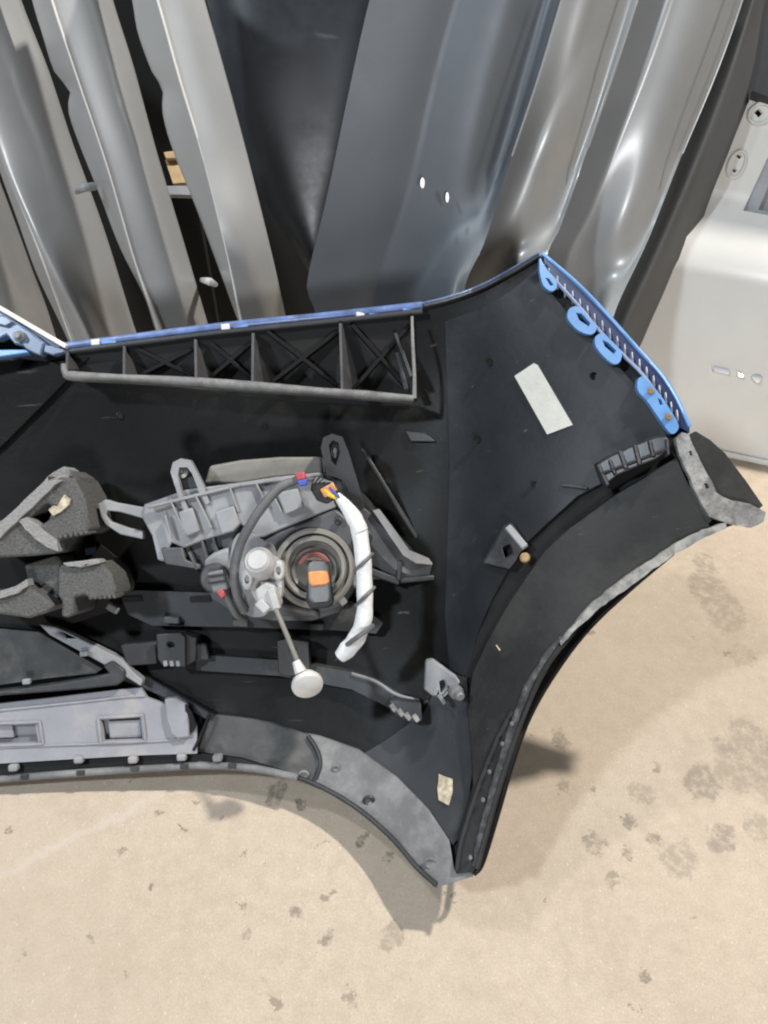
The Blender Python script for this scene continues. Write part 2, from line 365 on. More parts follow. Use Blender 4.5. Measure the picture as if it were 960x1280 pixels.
# ------------------------------------------------------------------ leaning body panels behind the bumper
# columns: (polyline of (px,py) top to bottom, offset in metres away from the viewer)
def loft(name, cols, y0, k, m, parent=None, thick=.004, rows=56, sub=9, m_x=0.0, crease=(), bow=.03, dents=()):
    ys0 = max(c[0][0][1] for c in cols); out = []
    grid = []
    for pl, off in cols:
        pl = np.array(pl, float); t = np.linspace(0, 1, rows)
        sy = pl[:, 1]; cum = (sy-sy[0])/(sy[-1]-sy[0])
        dense = smooth_open(pl, 8); dy = (dense[:, 1]-dense[0, 1])/(dense[-1, 1]-dense[0, 1])
        xs = np.interp(t, dy, dense[:, 0]); ys = np.interp(t, dy, dense[:, 1])
        offs = np.full(rows, off) if not hasattr(off, '__len__') else np.interp(t, np.linspace(0, 1, len(off)), off)
        grid.append(np.stack([xs, ys, offs], 1))
    G = np.array(grid)                                     # cols x rows x 3
    nc = len(G); full = []
    for i in range(nc-1):
        p1, p2 = G[i], G[i+1]
        p0 = G[i-1] if i > 0 and i not in crease else 2*p1-p2
        p3 = G[i+2] if i+2 < nc and (i+1) not in crease else 2*p2-p1
        for t in np.linspace(0, 1, sub, endpoint=False):
            full.append(.5*((2*p1)+(-p0+p2)*t+(2*p0-5*p1+4*p2-p3)*t*t+(-p0+3*p1-3*p2+p3)*t**3))
    full.append(G[-1]); G = np.array(full); nc = len(G)
    V = []
    for c in range(nc):
        for r in range(rows):
            x, y, o = G[c, r]; o = o+bow*(max(0, 420-y)/420)**2-sum(a_*math.exp(-(((x-u_)+.36*sl_*(y-v_))/su_)**2-((y-v_)/sv_)**2) for u_, v_, su_, sv_, a_, sl_ in dents); p = P(x, y, plane_d(x, y, y0+o, k, m_x)); p[2] = max(p[2], .003); V.append(p)
    n = len(V); V += [v+np.array([0, thick, .0]) for v in V]
    q = lambda c, r: c*rows+r
    Fc = []
    for c in range(nc-1):
        for r in range(rows-1):
            f = (q(c, r), q(c+1, r), q(c+1, r+1), q(c, r+1)); Fc.append(f); Fc.append(tuple(i+n for i in f[::-1]))
    for c in range(nc-1):
        for r in (0, rows-1): Fc.append((q(c, r), q(c+1, r), q(c+1, r)+n, q(c, r)+n))
    for r in range(rows-1):
        for c in (0, nc-1): Fc.append((q(c, r), q(c, r+1), q(c, r+1)+n, q(c, r)+n))
    return mk(name, V, Fc, m, parent, 50)
K = .12
# left stack, nearest first
flange3 = [(140,-120),(165,0),(172,40),(190,90),(203,111),(203,140),(215,185),(245,260),(275,340),(298,402),(330,480),(368,570),(380,600)]
edge3 = [(160,-120),(197,0),(225,100),(255,200),(285,320),(303,400),(325,480),(350,570),(360,600)]
mid3 = [(195,-120),(230,0),(252,90),(282,190),(312,310),(332,398),(352,480),(372,570),(380,600)]
right3 = [(222,-120),(255,0),(275,70),(305,180),(335,300),(357,395),(375,480),(392,570),(398,600)]
f3 = empty('fender', (P(330, 480, 1.2)[0], .95, 0), 'silver fender panel nearest on the left, with a bright white reflection and bluish folded edge', 'fender', 'silver fender panels leaning in the left stack')
loft('face_panel', [(edge3, 0), (mid3, .008), (right3, .020)], .930, K, M['silver'], f3, dents=[(285,298,58,84,.032,-1)])
loft('folded_flange', [(flange3, .055), (edge3, .001)], .930, K, M['silver'], f3)
px_tube('hem', [(x, y, plane_d(x, y, .03*(max(0, 420-y)/420)**2+.930, K)-.002) for x, y in edge3], [1.3,1.3,1.3,1.3,1.4,3.5,5,5,5], M['white_edge'], f3, seg=6)  # white hem widens at the foot to paint the glare there
flange2 = [(10,-120),(40,0),(52,40),(68,90),(87,112),(85,137),(97,175),(125,245),(150,310),(180,370),(194,412),(222,490),(250,570),(260,600)]
edge2 = [(30,-120),(65,0),(98,100),(135,210),(170,330),(200,412),(226,490),(252,570),(262,600)]
mid2 = [(80,-120),(112,0),(138,90),(172,200),(205,310),(235,405),(262,490),(288,570),(296,600)]
right2 = [(108,-120),(140,0),(165,80),(195,190),(225,290),(258,402),(284,490),(308,570),(318,600)]
f2 = empty('fender', (P(240, 480, 1.2)[0], .99, 0), 'middle silver fender of the left stack, plain grey face between two dark gaps', 'fender', 'silver fender panels leaning in the left stack')
loft('face_panel', [(edge2, 0), (mid2, .016), (right2, .050)], .975, K, M['silver'], f2)
loft('folded_flange', [(flange2, .055), (edge2, .001)], .975, K, M['silver'], f2)
px_tube('hem', [(x, y, plane_d(x, y, .03*(max(0, 420-y)/420)**2+.975, K)-.002) for x, y in edge2], [1.3,1.3,1.3,1.3,1.4,3.5,5,5,5], M['white_edge'], f2, seg=6)  # foot of the white hem thickened as painted glare
flange1 = [(-130,-120),(-85,0),(-40,100),(0,215),(20,270),(45,340),(75,404),(110,480),(150,570),(162,600)]
edge1 = [(-120,-120),(-75,0),(-30,100),(3,200),(32,270),(58,335),(84,400),(118,480),(156,570),(168,600)]
flare1 = [(-118,-120),(-73,0),(-28,100),(6,200),(38,275),(72,345),(104,404),(136,480),(170,570),(181,600)]
mid1 = [(-60,-120),(-22,0),(15,90),(50,190),(95,310),(128,405),(160,490),(192,570),(203,600)]
right1 = [(-15,-120),(25,0),(60,90),(90,180),(130,290),(168,412),(196,490),(222,570),(232,600)]
f1 = empty('fender', (P(130, 480, 1.25)[0], 1.03, 0), 'broad silver fender at the far left, its edge flaring into painted white glare', 'fender', 'silver fender panels leaning in the left stack')
loft('face_panel', [(edge1, [.004,.004,.004,.004,.002,-.010,-.02,-.02]), (flare1, [-.01,-.01,-.01,-.010,-.020,-.055,-.07,-.07]), (mid1, .014), (right1, .060)], 1.015, K, M['silver'], f1)
loft('folded_flange', [(flange1, .055), (edge1, .005)], 1.015, K, M['silver'], f1)
px_tube('hem', [(x, y, plane_d(x, y, .03*(max(0, 420-y)/420)**2+1.019, K)-.002) for x, y in edge1], [1.3,1.3,1.3,1.3,1.4,3.5,8,8,8], M['white_edge'], f1, seg=6)  # broad white foot of the hem paints the glare strip
f0 = loft('fender', [([(-160,140),(-130,260),(-90,400),(-60,600)], 0), ([(-80,140),(-40,260),(0,400),(30,600)], .006), ([(-35,140),(10,258),(40,340),(66,412),(120,600)], .075)], 1.075, K, M['silver_dark'])
tag(f0, 'dark grey fender mostly hidden at the left edge, just above the blue bracket', 'fender', 'silver fender panels leaning in the left stack')
# bits seen in the dark gaps between the fenders
def block(name, poly, d, m, t=.02, parent=None): return plate(name, poly, d, m, parent, t, .001)
rk = empty('timber_rack', tuple(P(222, 225, 1.5)*np.array([1, 1, 0])), 'pale timber offcut and brown card glimpsed in the gap left of the nearest fender', 'timber rack')
block('timber_block', [(206,199),(226,199),(236,228),(216,230)], 1.355, M['wood'], .05, rk)
block('top_block', [(204,190),(222,188),(226,197),(207,198)], 1.345, M['wood'], .05, rk)
block('card_sheet', [(165,60),(190,90),(224,186),(206,198),(190,150)], 1.365, M['brown'], .01, rk)
block('grey_rail', [(205,232),(245,232),(250,244),(206,243)], 1.335, M['gate_grey'], .03, rk)
zs = P(215, 243, 1.335)[2]
V = [(P(x, 243, 1.345)[0], P(215, 243, 1.345)[1]+y, z) for z in (0.002, zs) for y in (0, .02) for x in (206, 244)]
mk('rack_leg', V, [(0, 2, 3, 1), (4, 5, 7, 6), (0, 1, 5, 4), (2, 6, 7, 3), (0, 4, 6, 2), (1, 3, 7, 5)], M['hole'], rk)
c1 = px_tube('fender_clip', [(96,240,plane_d(96,240,1.05,K)), (104,235,plane_d(104,235,1.00,K)), (118,233,plane_d(118,233,1.01,K))], [3, 5, 5], M['housing'], f1)
c2 = px_tube('fender_clip', [(252,350,plane_d(252,350,1.04,K)), (262,352,plane_d(262,352,.995,K)), (270,356,plane_d(270,356,1.0,K))], [3, 5, 3], M['whiteplastic'], f2)

# right stack
doorA = loft('car_door', [([(225,-120),(258,0),(290,130),(330,250),(388,345),(420,430),(450,600)], .02), ([(300,-120),(325,0),(345,130),(372,250),(402,345),(440,430),(480,600)], 0), ([(500,-120),(490,0),(470,130),(450,250),(440,345),(470,430),(520,600)], .01)], 1.005, .30, M['door'])
tag(doorA, 'very dark scuffed door panel leaning between the silver fenders and the blue grey panel', 'door panel')
# wide panel columns
B0 = [(496,-120),(462,0),(436,115),(410,240),(384,352),(392,383),(420,470),(470,610)]
B1 = [(562,-120),(530,0),(500,115),(468,240),(440,345),(438,383),(462,470),(505,610)]
B2 = [(606,-120),(570,0),(542,100),(512,230),(478,335),(470,383),(490,470),(530,610)]
B3 = [(668,-120),(634,0),(604,110),(576,230),(540,330),(520,380),(535,470),(560,610)]
B4 = [(715,-120),(680,0),(652,100),(624,200),(590,300),(560,370),(565,470),(585,610)]
B5 = [(738,-120),(702,0),(672,100),(640,195),(606,302),(580,365),(584,470),(600,610)]
pB = empty('quarter_panel', (P(500, 480, 1.15)[0], .95, 0), 'wide blue grey creased panel at the centre with two small painted white glints', 'body panel', 'grey body panels leaning in the right stack')
loft('face_panel', [(B0, .000), (B1, .010), (B2, .020), (B3, .010), (B4, [.03]*5+[.026,.0,-.055,-.09,-.09,-.09,-.09]), (B5, [.012]*5+[.006,-.014,-.060,-.09,-.09,-.09,-.09])], .935, K, M['gun'], pB, crease=(2,))
px_tube('hem', [(x, y, plane_d(x, y, .03*(max(0, 420-y)/420)**2+.940, K)-.004) for x, y in B5[:4]], 1.3, M['silver'], pB, seg=6)
turned('painted_glint', 528, 229, plane_d(528, 229, .937, K)-.003, [(4, 0), (4, .001)], M['white_edge'], pB, stretch=(.7, 1.7), seg=12)  # small white disc painting a glint on the panel
turned('painted_glint', 559, 247, plane_d(559, 247, .940, K)-.005, [(3, 0), (3, .001)], M['white_edge'], pB, stretch=(.7, 2.2), seg=12)  # second glint, also a painted white disc
C0 = [(732,-120),(696,0),(666,100),(634,195),(600,302),(570,365),(574,470),(590,610)]
C1 = [(770,-120),(738,0),(712,90),(686,180),(650,280),(622,350),(618,470),(630,610)]
C2 = [(812,-120),(780,0),(752,90),(720,190),(688,285),(655,345),(655,470),(660,610)]
C3 = [(832,-120),(797,0),(768,90),(735,185),(700,285),(682,330),(680,470),(690,610)]
pC = empty('quarter_panel', (P(640, 480, 1.15)[0], .98, 0), 'silver panel right of the wide blue grey one, with two large oval white reflections', 'body panel', 'grey body panels leaning in the right stack')
loft('face_panel', [(C0, .004), (C1, 0.0), (C2, [.020]*5+[.016,.0,-.045,-.07,-.07,-.07,-.07]), (C3, [.018]*5+[.010,-.012,-.060,-.08,-.08,-.08,-.08])], .985, K, M['silver_dark'], pC, dents=[(634,292,46,84,.024,1.1),(688,168,40,70,.015,1.1)])
px_tube('hem', [(x, y, plane_d(x, y, .03*(max(0, 420-y)/420)**2+.990, K)-.003) for x, y in C3[:4]], 1.2, M['silver'], pC, seg=6)
D0 = [(826,-120),(790,0),(760,90),(726,185),(692,285),(672,330),(672,470),(682,610)]
D1 = [(876,-120),(838,0),(806,90),(770,180),(735,265),(704,335),(700,470),(705,610)]
D2 = [(920,-120),(880,0),(850,90),(812,190),(770,290),(735,370),(725,470),(730,610)]
D3 = [(955,-120),(918,0),(885,90),(843,190),(800,300),(752,385),(745,470),(750,610)]
D4 = [(965,-120),(928,0),(896,90),(853,192),(810,300),(766,398),(758,470),(765,610)]
pD = empty('quarter_panel', (P(730, 480, 1.15)[0], 1.02, 0), 'taupe grey panel with a sharp ridge line and a long streaked reflection', 'body panel', 'grey body panels leaning in the right stack')
loft('face_panel', [(D0, .030), (D1, 0.0), (D2, .002), (D3, [.020]*5+[.020,.012,-.015,-.065,-.08,-.08,-.08]), (D4, [.025]*5+[.020,.006,-.03,-.08,-.09,-.09,-.09])], 1.035, K, M['silver_dark'], pD, crease=(1,), dents=[(780,290,40,96,.024,1.2)])
px_tube('hem', [(x, y, plane_d(x, y, .03*(max(0, 420-y)/420)**2+1.037, K)-.003) for x, y in D4[:4]], 1.1, M['silver'], pD, seg=6)
E0 = [(950,-120),(915,0),(880,90),(840,192),(796,300),(750,398),(745,470),(750,610)]
E1 = [(975,-120),(940,0),(905,110),(862,220),(815,330),(775,420),(770,480),(775,610)]
E2 = [(985,-120),(956,0),(938,100),(907,182),(870,264),(846,330),(808,415),(790,470),(784,610)]
E3 = [(988,-120),(962,0),(944,100),(914,182),(882,264),(866,330),(832,415),(814,470),(806,610)]
pE = empty('quarter_panel', (P(800, 480, 1.15)[0], 1.06, 0), 'dark charcoal panel beside the white tailgate, pale at its lower curl', 'body panel', 'grey body panels leaning in the right stack')
loft('face_panel', [(E0, .03), (E1, [.0, .0, .0, 0, -.003, -.012, -.02, -.02]), (E2, [.012, .012, .012, .012, .0])], 1.085, K, M['soot'], pE)
loft('rear_rim', [(E2, [.020, .020, .020, .02, .012]), (E3, .032)], 1.090, K, M['soot'], pE)

# ------------------------------------------------------------------ the tailgate at the right
tb0, tb1 = onfloor(870, 563), onfloor(960, 582)
ux = (tb1-tb0); ux /= np.linalg.norm(ux)
tup = np.array([-ux[1]*.17, ux[0]*.17, 1.0]); tup /= np.linalg.norm(tup); tn = np.cross(ux, tup); tn /= np.linalg.norm(tn)
def gate_d(px, py, off=0.0):
    r = ray(px, py); return np.dot(tb0 - tn*off - CAM, tn)/np.dot(r, tn)
if np.dot(tn, FWD) < 0: tn = -tn
def gsheet(name, poly, off, m, parent, thick=.004, step=22, bevel=.001, holes=(), sm=False, dfn=None):
    return sheet(name, poly, dfn or (lambda x, y: gate_d(x, y, off)), m, parent, thick, step, holes, sm, bevel, grid=True)
tg = empty('tailgate', tuple(tb0*np.array([1, 1, 0])), 'off white tailgate standing on the floor at the right with chrome letters', 'tailgate')
def sstep(a, b, t): t = min(1, max(0, (t-a)/(b-a))); return t*t*(3-2*t)
def gate_fn(x, y):                    # outer skin bulging towards the viewer, rolling back into a shelf under the window
    yt = y-.18*(x-880)
    return gate_d(x, y, .014*sstep(560, 430, yt)-.050*sstep(345, 228, yt))
hol = [[(943,141),(949,135),(954,141),(948,147)], [(920,195),(924,192),(928,195),(924,199)], [(915,213),(919,210),(922,213),(918,216)]]
gsheet('outer_skin', [(790,558),(790,310),(860,280),(900,200),(930,122),(938,113),(960,124),(1060,130),(1150,200),(1150,364),(1150,617),(960,577),(870,558)], 0, M['gate'], tg, step=9, bevel=0, dfn=gate_fn, holes=[[(929,263),(960,196),(1100,196),(1100,296)]] + hol)
gsheet('bottom_hem', [(790,549),(870,556),(960,575),(1150,615),(1150,622),(960,582),(870,563),(790,546+10)], .004, M['gate_low'], tg, thick=.006)
shelf_fn = gate_fn
gsheet('rear_panel', [(905,290),(945,110),(1150,110),(1150,340)], -.066, M['hole'], tg, thick=.004)
gsheet('window_seal', [(929,264),(960,194),(1102,194),(1102,298)], -.040, M['gate_grey'], tg, thick=.02, holes=[[(948,262),(968,214),(1096,214),(1096,290)]])
gsheet('inner_rail', [(948,263),(968,212),(1098,212),(1098,292)], -.050, M['insert'], tg, thick=.01)
def ring(px, py, rx, ry, rot, n=20): return [(px+rx*math.cos(a)*math.cos(rot)-ry*math.sin(a)*math.sin(rot), py+rx*math.cos(a)*math.sin(rot)+ry*math.sin(a)*math.cos(rot)) for a in np.linspace(0, 2*PI, n, endpoint=False)]
def rim(name, px, py, rx, ry, rot, off, rpx, m):
    px_tube(name, [(x, y, shelf_fn(x, y)-off) for x, y in ring(px, py, rx, ry, rot)+[ring(px, py, rx, ry, rot)[0]]], rpx, m, tg, seg=8, sm=2)
rim('screw_recess', 950, 142, 15, 12, -.5, .001, 2.2, M['gate']); rim('screw_recess', 921, 205, 18, 10, -1.15, .001, 2.0, M['gate'])
gsheet('glass_frame', [(936,128),(930,60),(940,-60),(1150,-60),(1150,150),(1000,136),(940,113)], -.02, M['conn'], tg, thick=.02, step=30)
# chrome letters of the badge, upper faces catching the light
def letter(poly):
    y0 = min(p[1] for p in poly); y1 = max(p[1] for p in poly)
    return sheet('badge_letter', poly, lambda x, y: gate_fn(x, y)-.0015-.010*(y-y0-.2*(x-poly[0][0]))/(y1-y0), M['chrome'], tg, .009, 30, (), False, .0005, grid=False)
letter([(889.5,456),(912,461.5),(912,468),(906,467),(893,464)])
letter([(921.5,464),(928,465),(929.5,471.5),(923.5,471)])
letter([(940,470.5),(944,467),(950,467),(954,472),(950.5,475),(949,478.5),(945,478),(942,474.5)])
letter([(966,471),(980,474),(981,480),(967,477)])

# ------------------------------------------------------------------ THE BUMPER, seen from inside
bp = empty('front_bumper', tuple(onfloor(300, 966)), 'blue front bumper cover leaning on the panels, its black inner side and lamp facing out', 'bumper')
CP = np.array([(-40,385,.95),(80,430,.945),(250,412,.943),(520,384,.940),(-40,600,.972),(250,560,.972),(250,650,.975),(450,560,.968),(560,470,.945),(575,372,.925),
 (675,320,.885),(770,420,.835),(862,540,.79),(690,470,.865),(640,580,.885),(560,620,.935),(560,720,.915),(600,720,.89),(690,640,.84),(760,600,.82),
 (-40,780,.965),(250,760,.965),(450,760,.960),(480,860,.935),(-40,900,.955),(250,900,.945),(-40,978,.938),(250,958,.934),(370,970,.912),(450,1015,.880),(545,1108,.805),(592,1088,.795),
 (560,900,.885),(620,950,.825),(560,830,.905),(500,960,.90),(700,820,.805),(655,890,.815),(800,720,.80),(945,645,.79),(860,600,.785),(740,690,.815)], float)
def rbf_fit(cp):
    X = cp[:, :2]/500.; D = np.hypot(X[:, None, 0]-X[None, :, 0], X[:, None, 1]-X[None, :, 1])
    Km = np.where(D > 0, D**2*np.log(D+1e-12), 0)+np.eye(len(cp))*2e-3
    Pm = np.c_[np.ones(len(cp)), X]; A = np.block([[Km, Pm], [Pm.T, np.zeros((3, 3))]])
    return np.linalg.solve(A, np.r_[cp[:, 2], np.zeros(3)]), X
_w, _X = rbf_fit(CP)
def base(x, y):
    u, v = x/500., y/500.; D = np.hypot(_X[:, 0]-u, _X[:, 1]-v)
    return float(np.dot(_w[:-3], np.where(D > 0, D**2*np.log(D+1e-12), 0))+_w[-3]+_w[-2]*u+_w[-1]*v)
def B(off): return lambda x, y: base(x, y)-off
arch_out = [(955,643),(900,662),(842,692),(782,738),(732,782),(692,832),(658,890),(636,950),(616,1020),(600,1075),(592,1092)]
skin = [(-40,372),(40,408),(84,433),(160,423),(280,408),(420,394),(525,382),(580,369),(630,345),(676,319),(720,360),(770,412),(820,468),(846,512),(858,540),(900,590)] + arch_out + \
 [(545,1110),(520,1086),(490,1051),(450,1016),(410,991),(370,974),(320,963),(250,959),(150,965),(0,978),(-40,981)]
fog_hole = []
sheet('cover_skin', skin, B(0), M['black'], bp, .004, 15)
# facets moulded into the upper wall
gi = [(840,556),(800,576),(760,600),(722,620),(682,656),(656,681),(639,705),(615,749),(597,791),(583,846)]
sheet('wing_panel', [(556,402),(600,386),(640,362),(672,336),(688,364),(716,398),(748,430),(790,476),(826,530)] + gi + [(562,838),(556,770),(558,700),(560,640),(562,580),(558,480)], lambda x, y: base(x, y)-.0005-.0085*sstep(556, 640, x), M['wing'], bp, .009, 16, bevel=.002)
sheet('arch_groove', [(846,556),(800,574),(760,598),(720,618),(680,654),(652,682),(636,706),(612,750),(594,792),(580,848),(592,846),(612,806),(636,764),(660,728),(686,690),(716,664),(770,624),(812,600),(850,580)], B(.0025), M['hole'], bp, .002, 14)  # black strip painting the shade inside the groove
sheet('moulded_facet', [(-40,440),(60,452),(112,446),(60,500),(0,560),(-40,590)], B(.008), M['black'], bp, .006, 20, bevel=.003)
sheet('moulded_facet', [(505,538),(532,541),(545,552),(512,552)], B(.006), M['mid'], bp, .006, 30, bevel=.002)
for (x, y) in ((612,452),(742,470),(596,548),(668,606),(330,532),(150,520),(486,600),(520,460)):
    turned('mould_mark', x, y, base(x, y)-(.0095 if x > 580 else .0005), [(5, 0), (5, .0008), (3.6, .0010), (3.2, .0004), (1, .0004)], M['black'], bp, seg=16)
# painted upper edge with white clips
edge_top = [(82,433),(160,423),(280,408),(420,394),(528,382)]
px_tube('painted_edge', [(x, y, base(x, y)-.006) for x, y in edge_top], 5.2, M['blue_edge'], bp, seg=10)
px_tube('black_edge', [(x, y, base(x, y)-.004) for x, y in [(527,383),(560,375),(600,361),(640,340),(674,320)]], 3.0, M['conn'], bp, seg=8)
px_tube('thin_blue_edge', [(x, y-3.5, base(x, y)+.001) for x, y in [(527,383),(560,375),(600,361),(640,340),(674,320)]], 1.8, M['blue_edge'], bp, seg=8)
px_tube('lower_edge_roll', [(x, y+7, base(x, y)-.010) for x, y in edge_top], 3.4, M['mid'], bp, seg=8)
for (x, y) in ((118,428),(281,409),(450,393)):
    bar('edge_clip', (x-5, y, base(x, y)-.012), (x+6, y-1, base(x, y)-.012), 8, .006, M['whiteplastic'], bp, .0012)
for (x, y) in ((135,427),(300,407),(470,391),(512,385)):
    bar('blue_tab', (x-9, y, base(x, y)-.011), (x+10, y-2, base(x, y)-.011), 7, .005, M['blue'], bp, .001)
# corner bracket at upper left, blue overspray, with a bolt
bar('corner_edge', (-40, 362, .925), (82, 433, .928), 6, .010, M['white_edge'], bp, .001)
bar('corner_inner_edge', (-40, 371, .928), (74, 436, .930), 8, .008, M['navy'], bp, .001)
cb = plate('corner_bracket', [(-40,375),(0,390),(22,404),(40,416),(55,428),(50,445),(32,437),(28,432),(18,430),(8,418),(-4,424),(-40,420)], .918, M['blue_dark'], bp, .018, .002)
plate('bracket_tab', [(55,430),(78,436),(80,440),(66,444),(54,440)], .921, M['blue_dark'], cb, .012, .0015)
plate('bracket_rail', [(-40,440),(0,437),(32,437),(34,441),(2,446),(-40,452)], .914, M['blue'], cb, .014, .0015)
turned('bolt', 25, 421, .916, [(7, -.004), (7, .002), (5.5, .004), (4.5, .004), (4.5, .009), (3.5, .010)], M['connlt'], cb, seg=6+12)
plate('bracket_ear', [(-10,392),(8,395),(16,402),(6,408),(-10,404)], .912, M['blue_dark'], cb, .008, .002)
# ribbed duct under the upper edge
dk = .882                                   # depth of the open face
low = [(80,462),(88,470),(150,474),(215,478),(240,481),(320,486),(400,491),(460,496),(516,500)]
top = [(x, y+9) for x, y in edge_top]
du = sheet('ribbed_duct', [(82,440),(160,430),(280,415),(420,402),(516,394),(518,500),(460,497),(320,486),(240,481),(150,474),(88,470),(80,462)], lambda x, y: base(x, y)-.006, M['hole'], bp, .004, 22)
def dshelf(name, pts, d0, d1, m, t=.004):   # a wall running away from the viewer
    V = []; n = len(pts)
    for (x, y) in pts:
        a = P(x, y, d0); V += [a, P(x, y, d0)+FWD*(d1-d0), P(x, y, d0)+FWD*(d1-d0)-UPV*t, a-UPV*t]
    Fc = [(0, 1, 2, 3), tuple((n-1)*4+k for k in (3, 2, 1, 0))]
    for i in range(n-1):
        for k in range(4): Fc.append((i*4+k, i*4+(k+1) % 4, (i+1)*4+(k+1) % 4, (i+1)*4+k))
    return mk(name, V, Fc, m, du, 40, .0012)
dshelf('lower_shelf', [(84,466),(150,469),(215,473),(240,476),(320,481),(400,486),(460,491),(517,495)], .905, .945, M['lip'])
px_tube('shelf_lip', [(x, y, .902) for x, y in [(80,455),(82,466),(92,470),(150,472),(238,477),(320,483),(400,489),(460,494),(517,498)]], [4, 4.5, 6.5, 4.2, 6, 6.2, 4.6, 5.8, 4], M['lip'], du, seg=8)
def rib(x0, y0, x1, y1, wd):                # wedge rib: thin at the top, wider at the foot
    a0, a1 = P(x0, y0, .925), P(x1-wd*.25, y1, .900); b1 = P(x1+wd, y1, .940); b0 = P(x0+2, y0, .945)
    s = RGT*.0016
    V = [a0-s, a1-s, b1-s, b0-s, a0+s, a1+s, b1+s, b0+s]
    return mk('rib', V, [(0, 1, 2, 3), (7, 6, 5, 4), (0, 4, 5, 1), (1, 5, 6, 2), (2, 6, 7, 3), (3, 7, 4, 0)], M['rib'], du, 30, .0006)
for q in ((84,440,86,462,12),(155,432,158,472,14),(244,424,248,478,13),(316,416,318,484,11),(425,404,430,490,10)): rib(*q)
px_tube('end_rib', [(515,396,.915), (516,430,.905), (518,470,.902), (518,498,.902)], [2, 2.2, 2.5, 3], M['lip'], du, seg=8)
for (xa, xb, ya, yb) in ((172,240,436,470),(262,314,428,472),(334,422,414,482),(440,512,406,488)):
    bar('cross_rib', (xa, ya, .934), (xb, yb, .939), 5, .012, M['deep'], du, .0008)
    bar('cross_rib', (xa, yb, .934), (xb, ya, .939), 5, .012, M['deep'], du, .0008)
bar('slant_rib', (494,416,.930), (514,470,.912), 4, .012, M['mid'], du); bar('slant_rib', (496,440,.928), (508,486,.912), 5, .012, M['mid'], du)

# painted side flange with ribs, loops and screws
sf = sheet('side_flange', [(679,317),(721,355),(761,396),(800,440),(826,468),(846,499),(862,531),(862,541),(846,532),(826,502),(802,468),(778,444),(747,412),(721,381),(682,337)], B(.006), M['navy'], bp, .006, 14)
out = [(678,317),(721,354),(761,395),(800,439),(826,467),(846,498),(862,533)]
rail = [(680,330),(683,338),(721,380),(747,411),(778,443),(802,467),(826,500),(846,533)]
px_tube('outer_rim', [(x, y, base(x, y)-.016) for x, y in out], 2.5, M['blue'], sf, seg=8)
px_tube('inner_rail', [(x, y, base(x, y)-.014) for x, y in rail], 2.4, M['blue_rail'], sf, seg=8)
zz = [(120,140),(168,185),(210,230),(255,270),(297,315),(340,355),(380,400),(425,440),(467,485),(510,530),(553,575),(595,620),(637,660),(678,705),(718,755),(752,810),(787,850),(818,905),(852,950)]
for (X, Y) in zz:
    x, y = 660+.21875*X, 310+.21875*Y
    bar('rib', (x, y-6, base(x, y)-.0065), (x+1.5, y+7, base(x, y)-.0135), 1.8, .006, M['gate_grey'], sf, .0004)
def loop(name, outer, hole=None, t=.008, off=.020): return sheet(name, outer, B(off), M['blue'], sf, t, 40, [hole] if hole else (), True, .0018, grid=False)
loop('clip_loop', [(675,322),(680,331),(688,342),(695,352),(696,360),(689,364),(680,358),(676,348),(674,335)], [(682,347),(686,348),(692,356),(688,357)])
loop('clip_loop', [(711,387),(718,383),(724,384),(735,396),(745,407),(744,415),(737,418),(723,413),(710,399)], [(720,391),(727,392),(738,404),(736,408),(724,400)])
loop('clip_loop', [(744,422),(750,417),(756,418),(768,430),(777,440),(775,452),(767,455),(755,446),(745,433)], [(753,425),(760,428),(770,438),(768,443),(756,433)])
lp = loop('screw_flange', [(797,476),(801,471),(806,472),(818,484),(832,503),(847,528),(847,538),(839,542),(828,529),(811,504),(798,489)], [(822,497),(827,500),(829,506),(825,506)])
for (x, y) in ((813,489),(835,521)): turned('screw', x, y, base(x, y)-.021, [(4.2, 0), (4.2, .002), (3, .0035), (1.5, .0035), (1.3, .002)], M['brass'], lp, seg=14)
# end piece at the top of the wheel arch
ec = sheet('end_cap', [(860,545),(870,539),(888,550),(906,566),(932,600),(954,632),(944,640),(915,632),(893,620),(876,582)], B(.004), M['arch'], bp, .006, 14, bevel=.0015)
sheet('torn_flange', [(845,549),(852,541),(861,543),(872,567),(884,593),(896,616),(915,626),(938,630),(957,640),(955,652),(938,660),(915,655),(903,651),(886,646),(874,624),(862,596),(850,568)], B(.014), M['worn'], ec, .007, 7, wob=.9, angle=30, holes=[[(861,564),(864,563),(866,569),(863,570)], [(880,604),(884,604),(887,610),(883,611)]])
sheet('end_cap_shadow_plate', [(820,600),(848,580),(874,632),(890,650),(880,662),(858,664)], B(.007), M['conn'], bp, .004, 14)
# snap bracket of black clips
sb = sheet('snap_bracket', [(747,579),(762,570),(790,557),(822,545),(834,546),(838,562),(820,574),(790,586),(772,594),(757,606)], B(.026), M['conn'], bp, .018, 40, grid=False, bevel=.0018)
for (x, y, dx, dy, wd) in ((748,580,12,26,4),(775,563,8,22,4),(794,556,6,24,4),(812,550,5,20,3),(834,548,2,20,3),(762,574,7,18,3)):
    bar('snap_rib', (x, y, base(x, y)-.029), (x+dx, y+dy, base(x+dx, y+dy)-.030), wd, .010, M['mid'], sb)
bar('snap_rib', (752,592,base(752,592)-.030), (836,560,base(836,560)-.030), 3, .008, M['conn'], sb)
bar('loose_strip', (702,606,base(702,606)-.012), (734,610,base(734,610)-.014), 3.0, .004, M['mid'], bp)
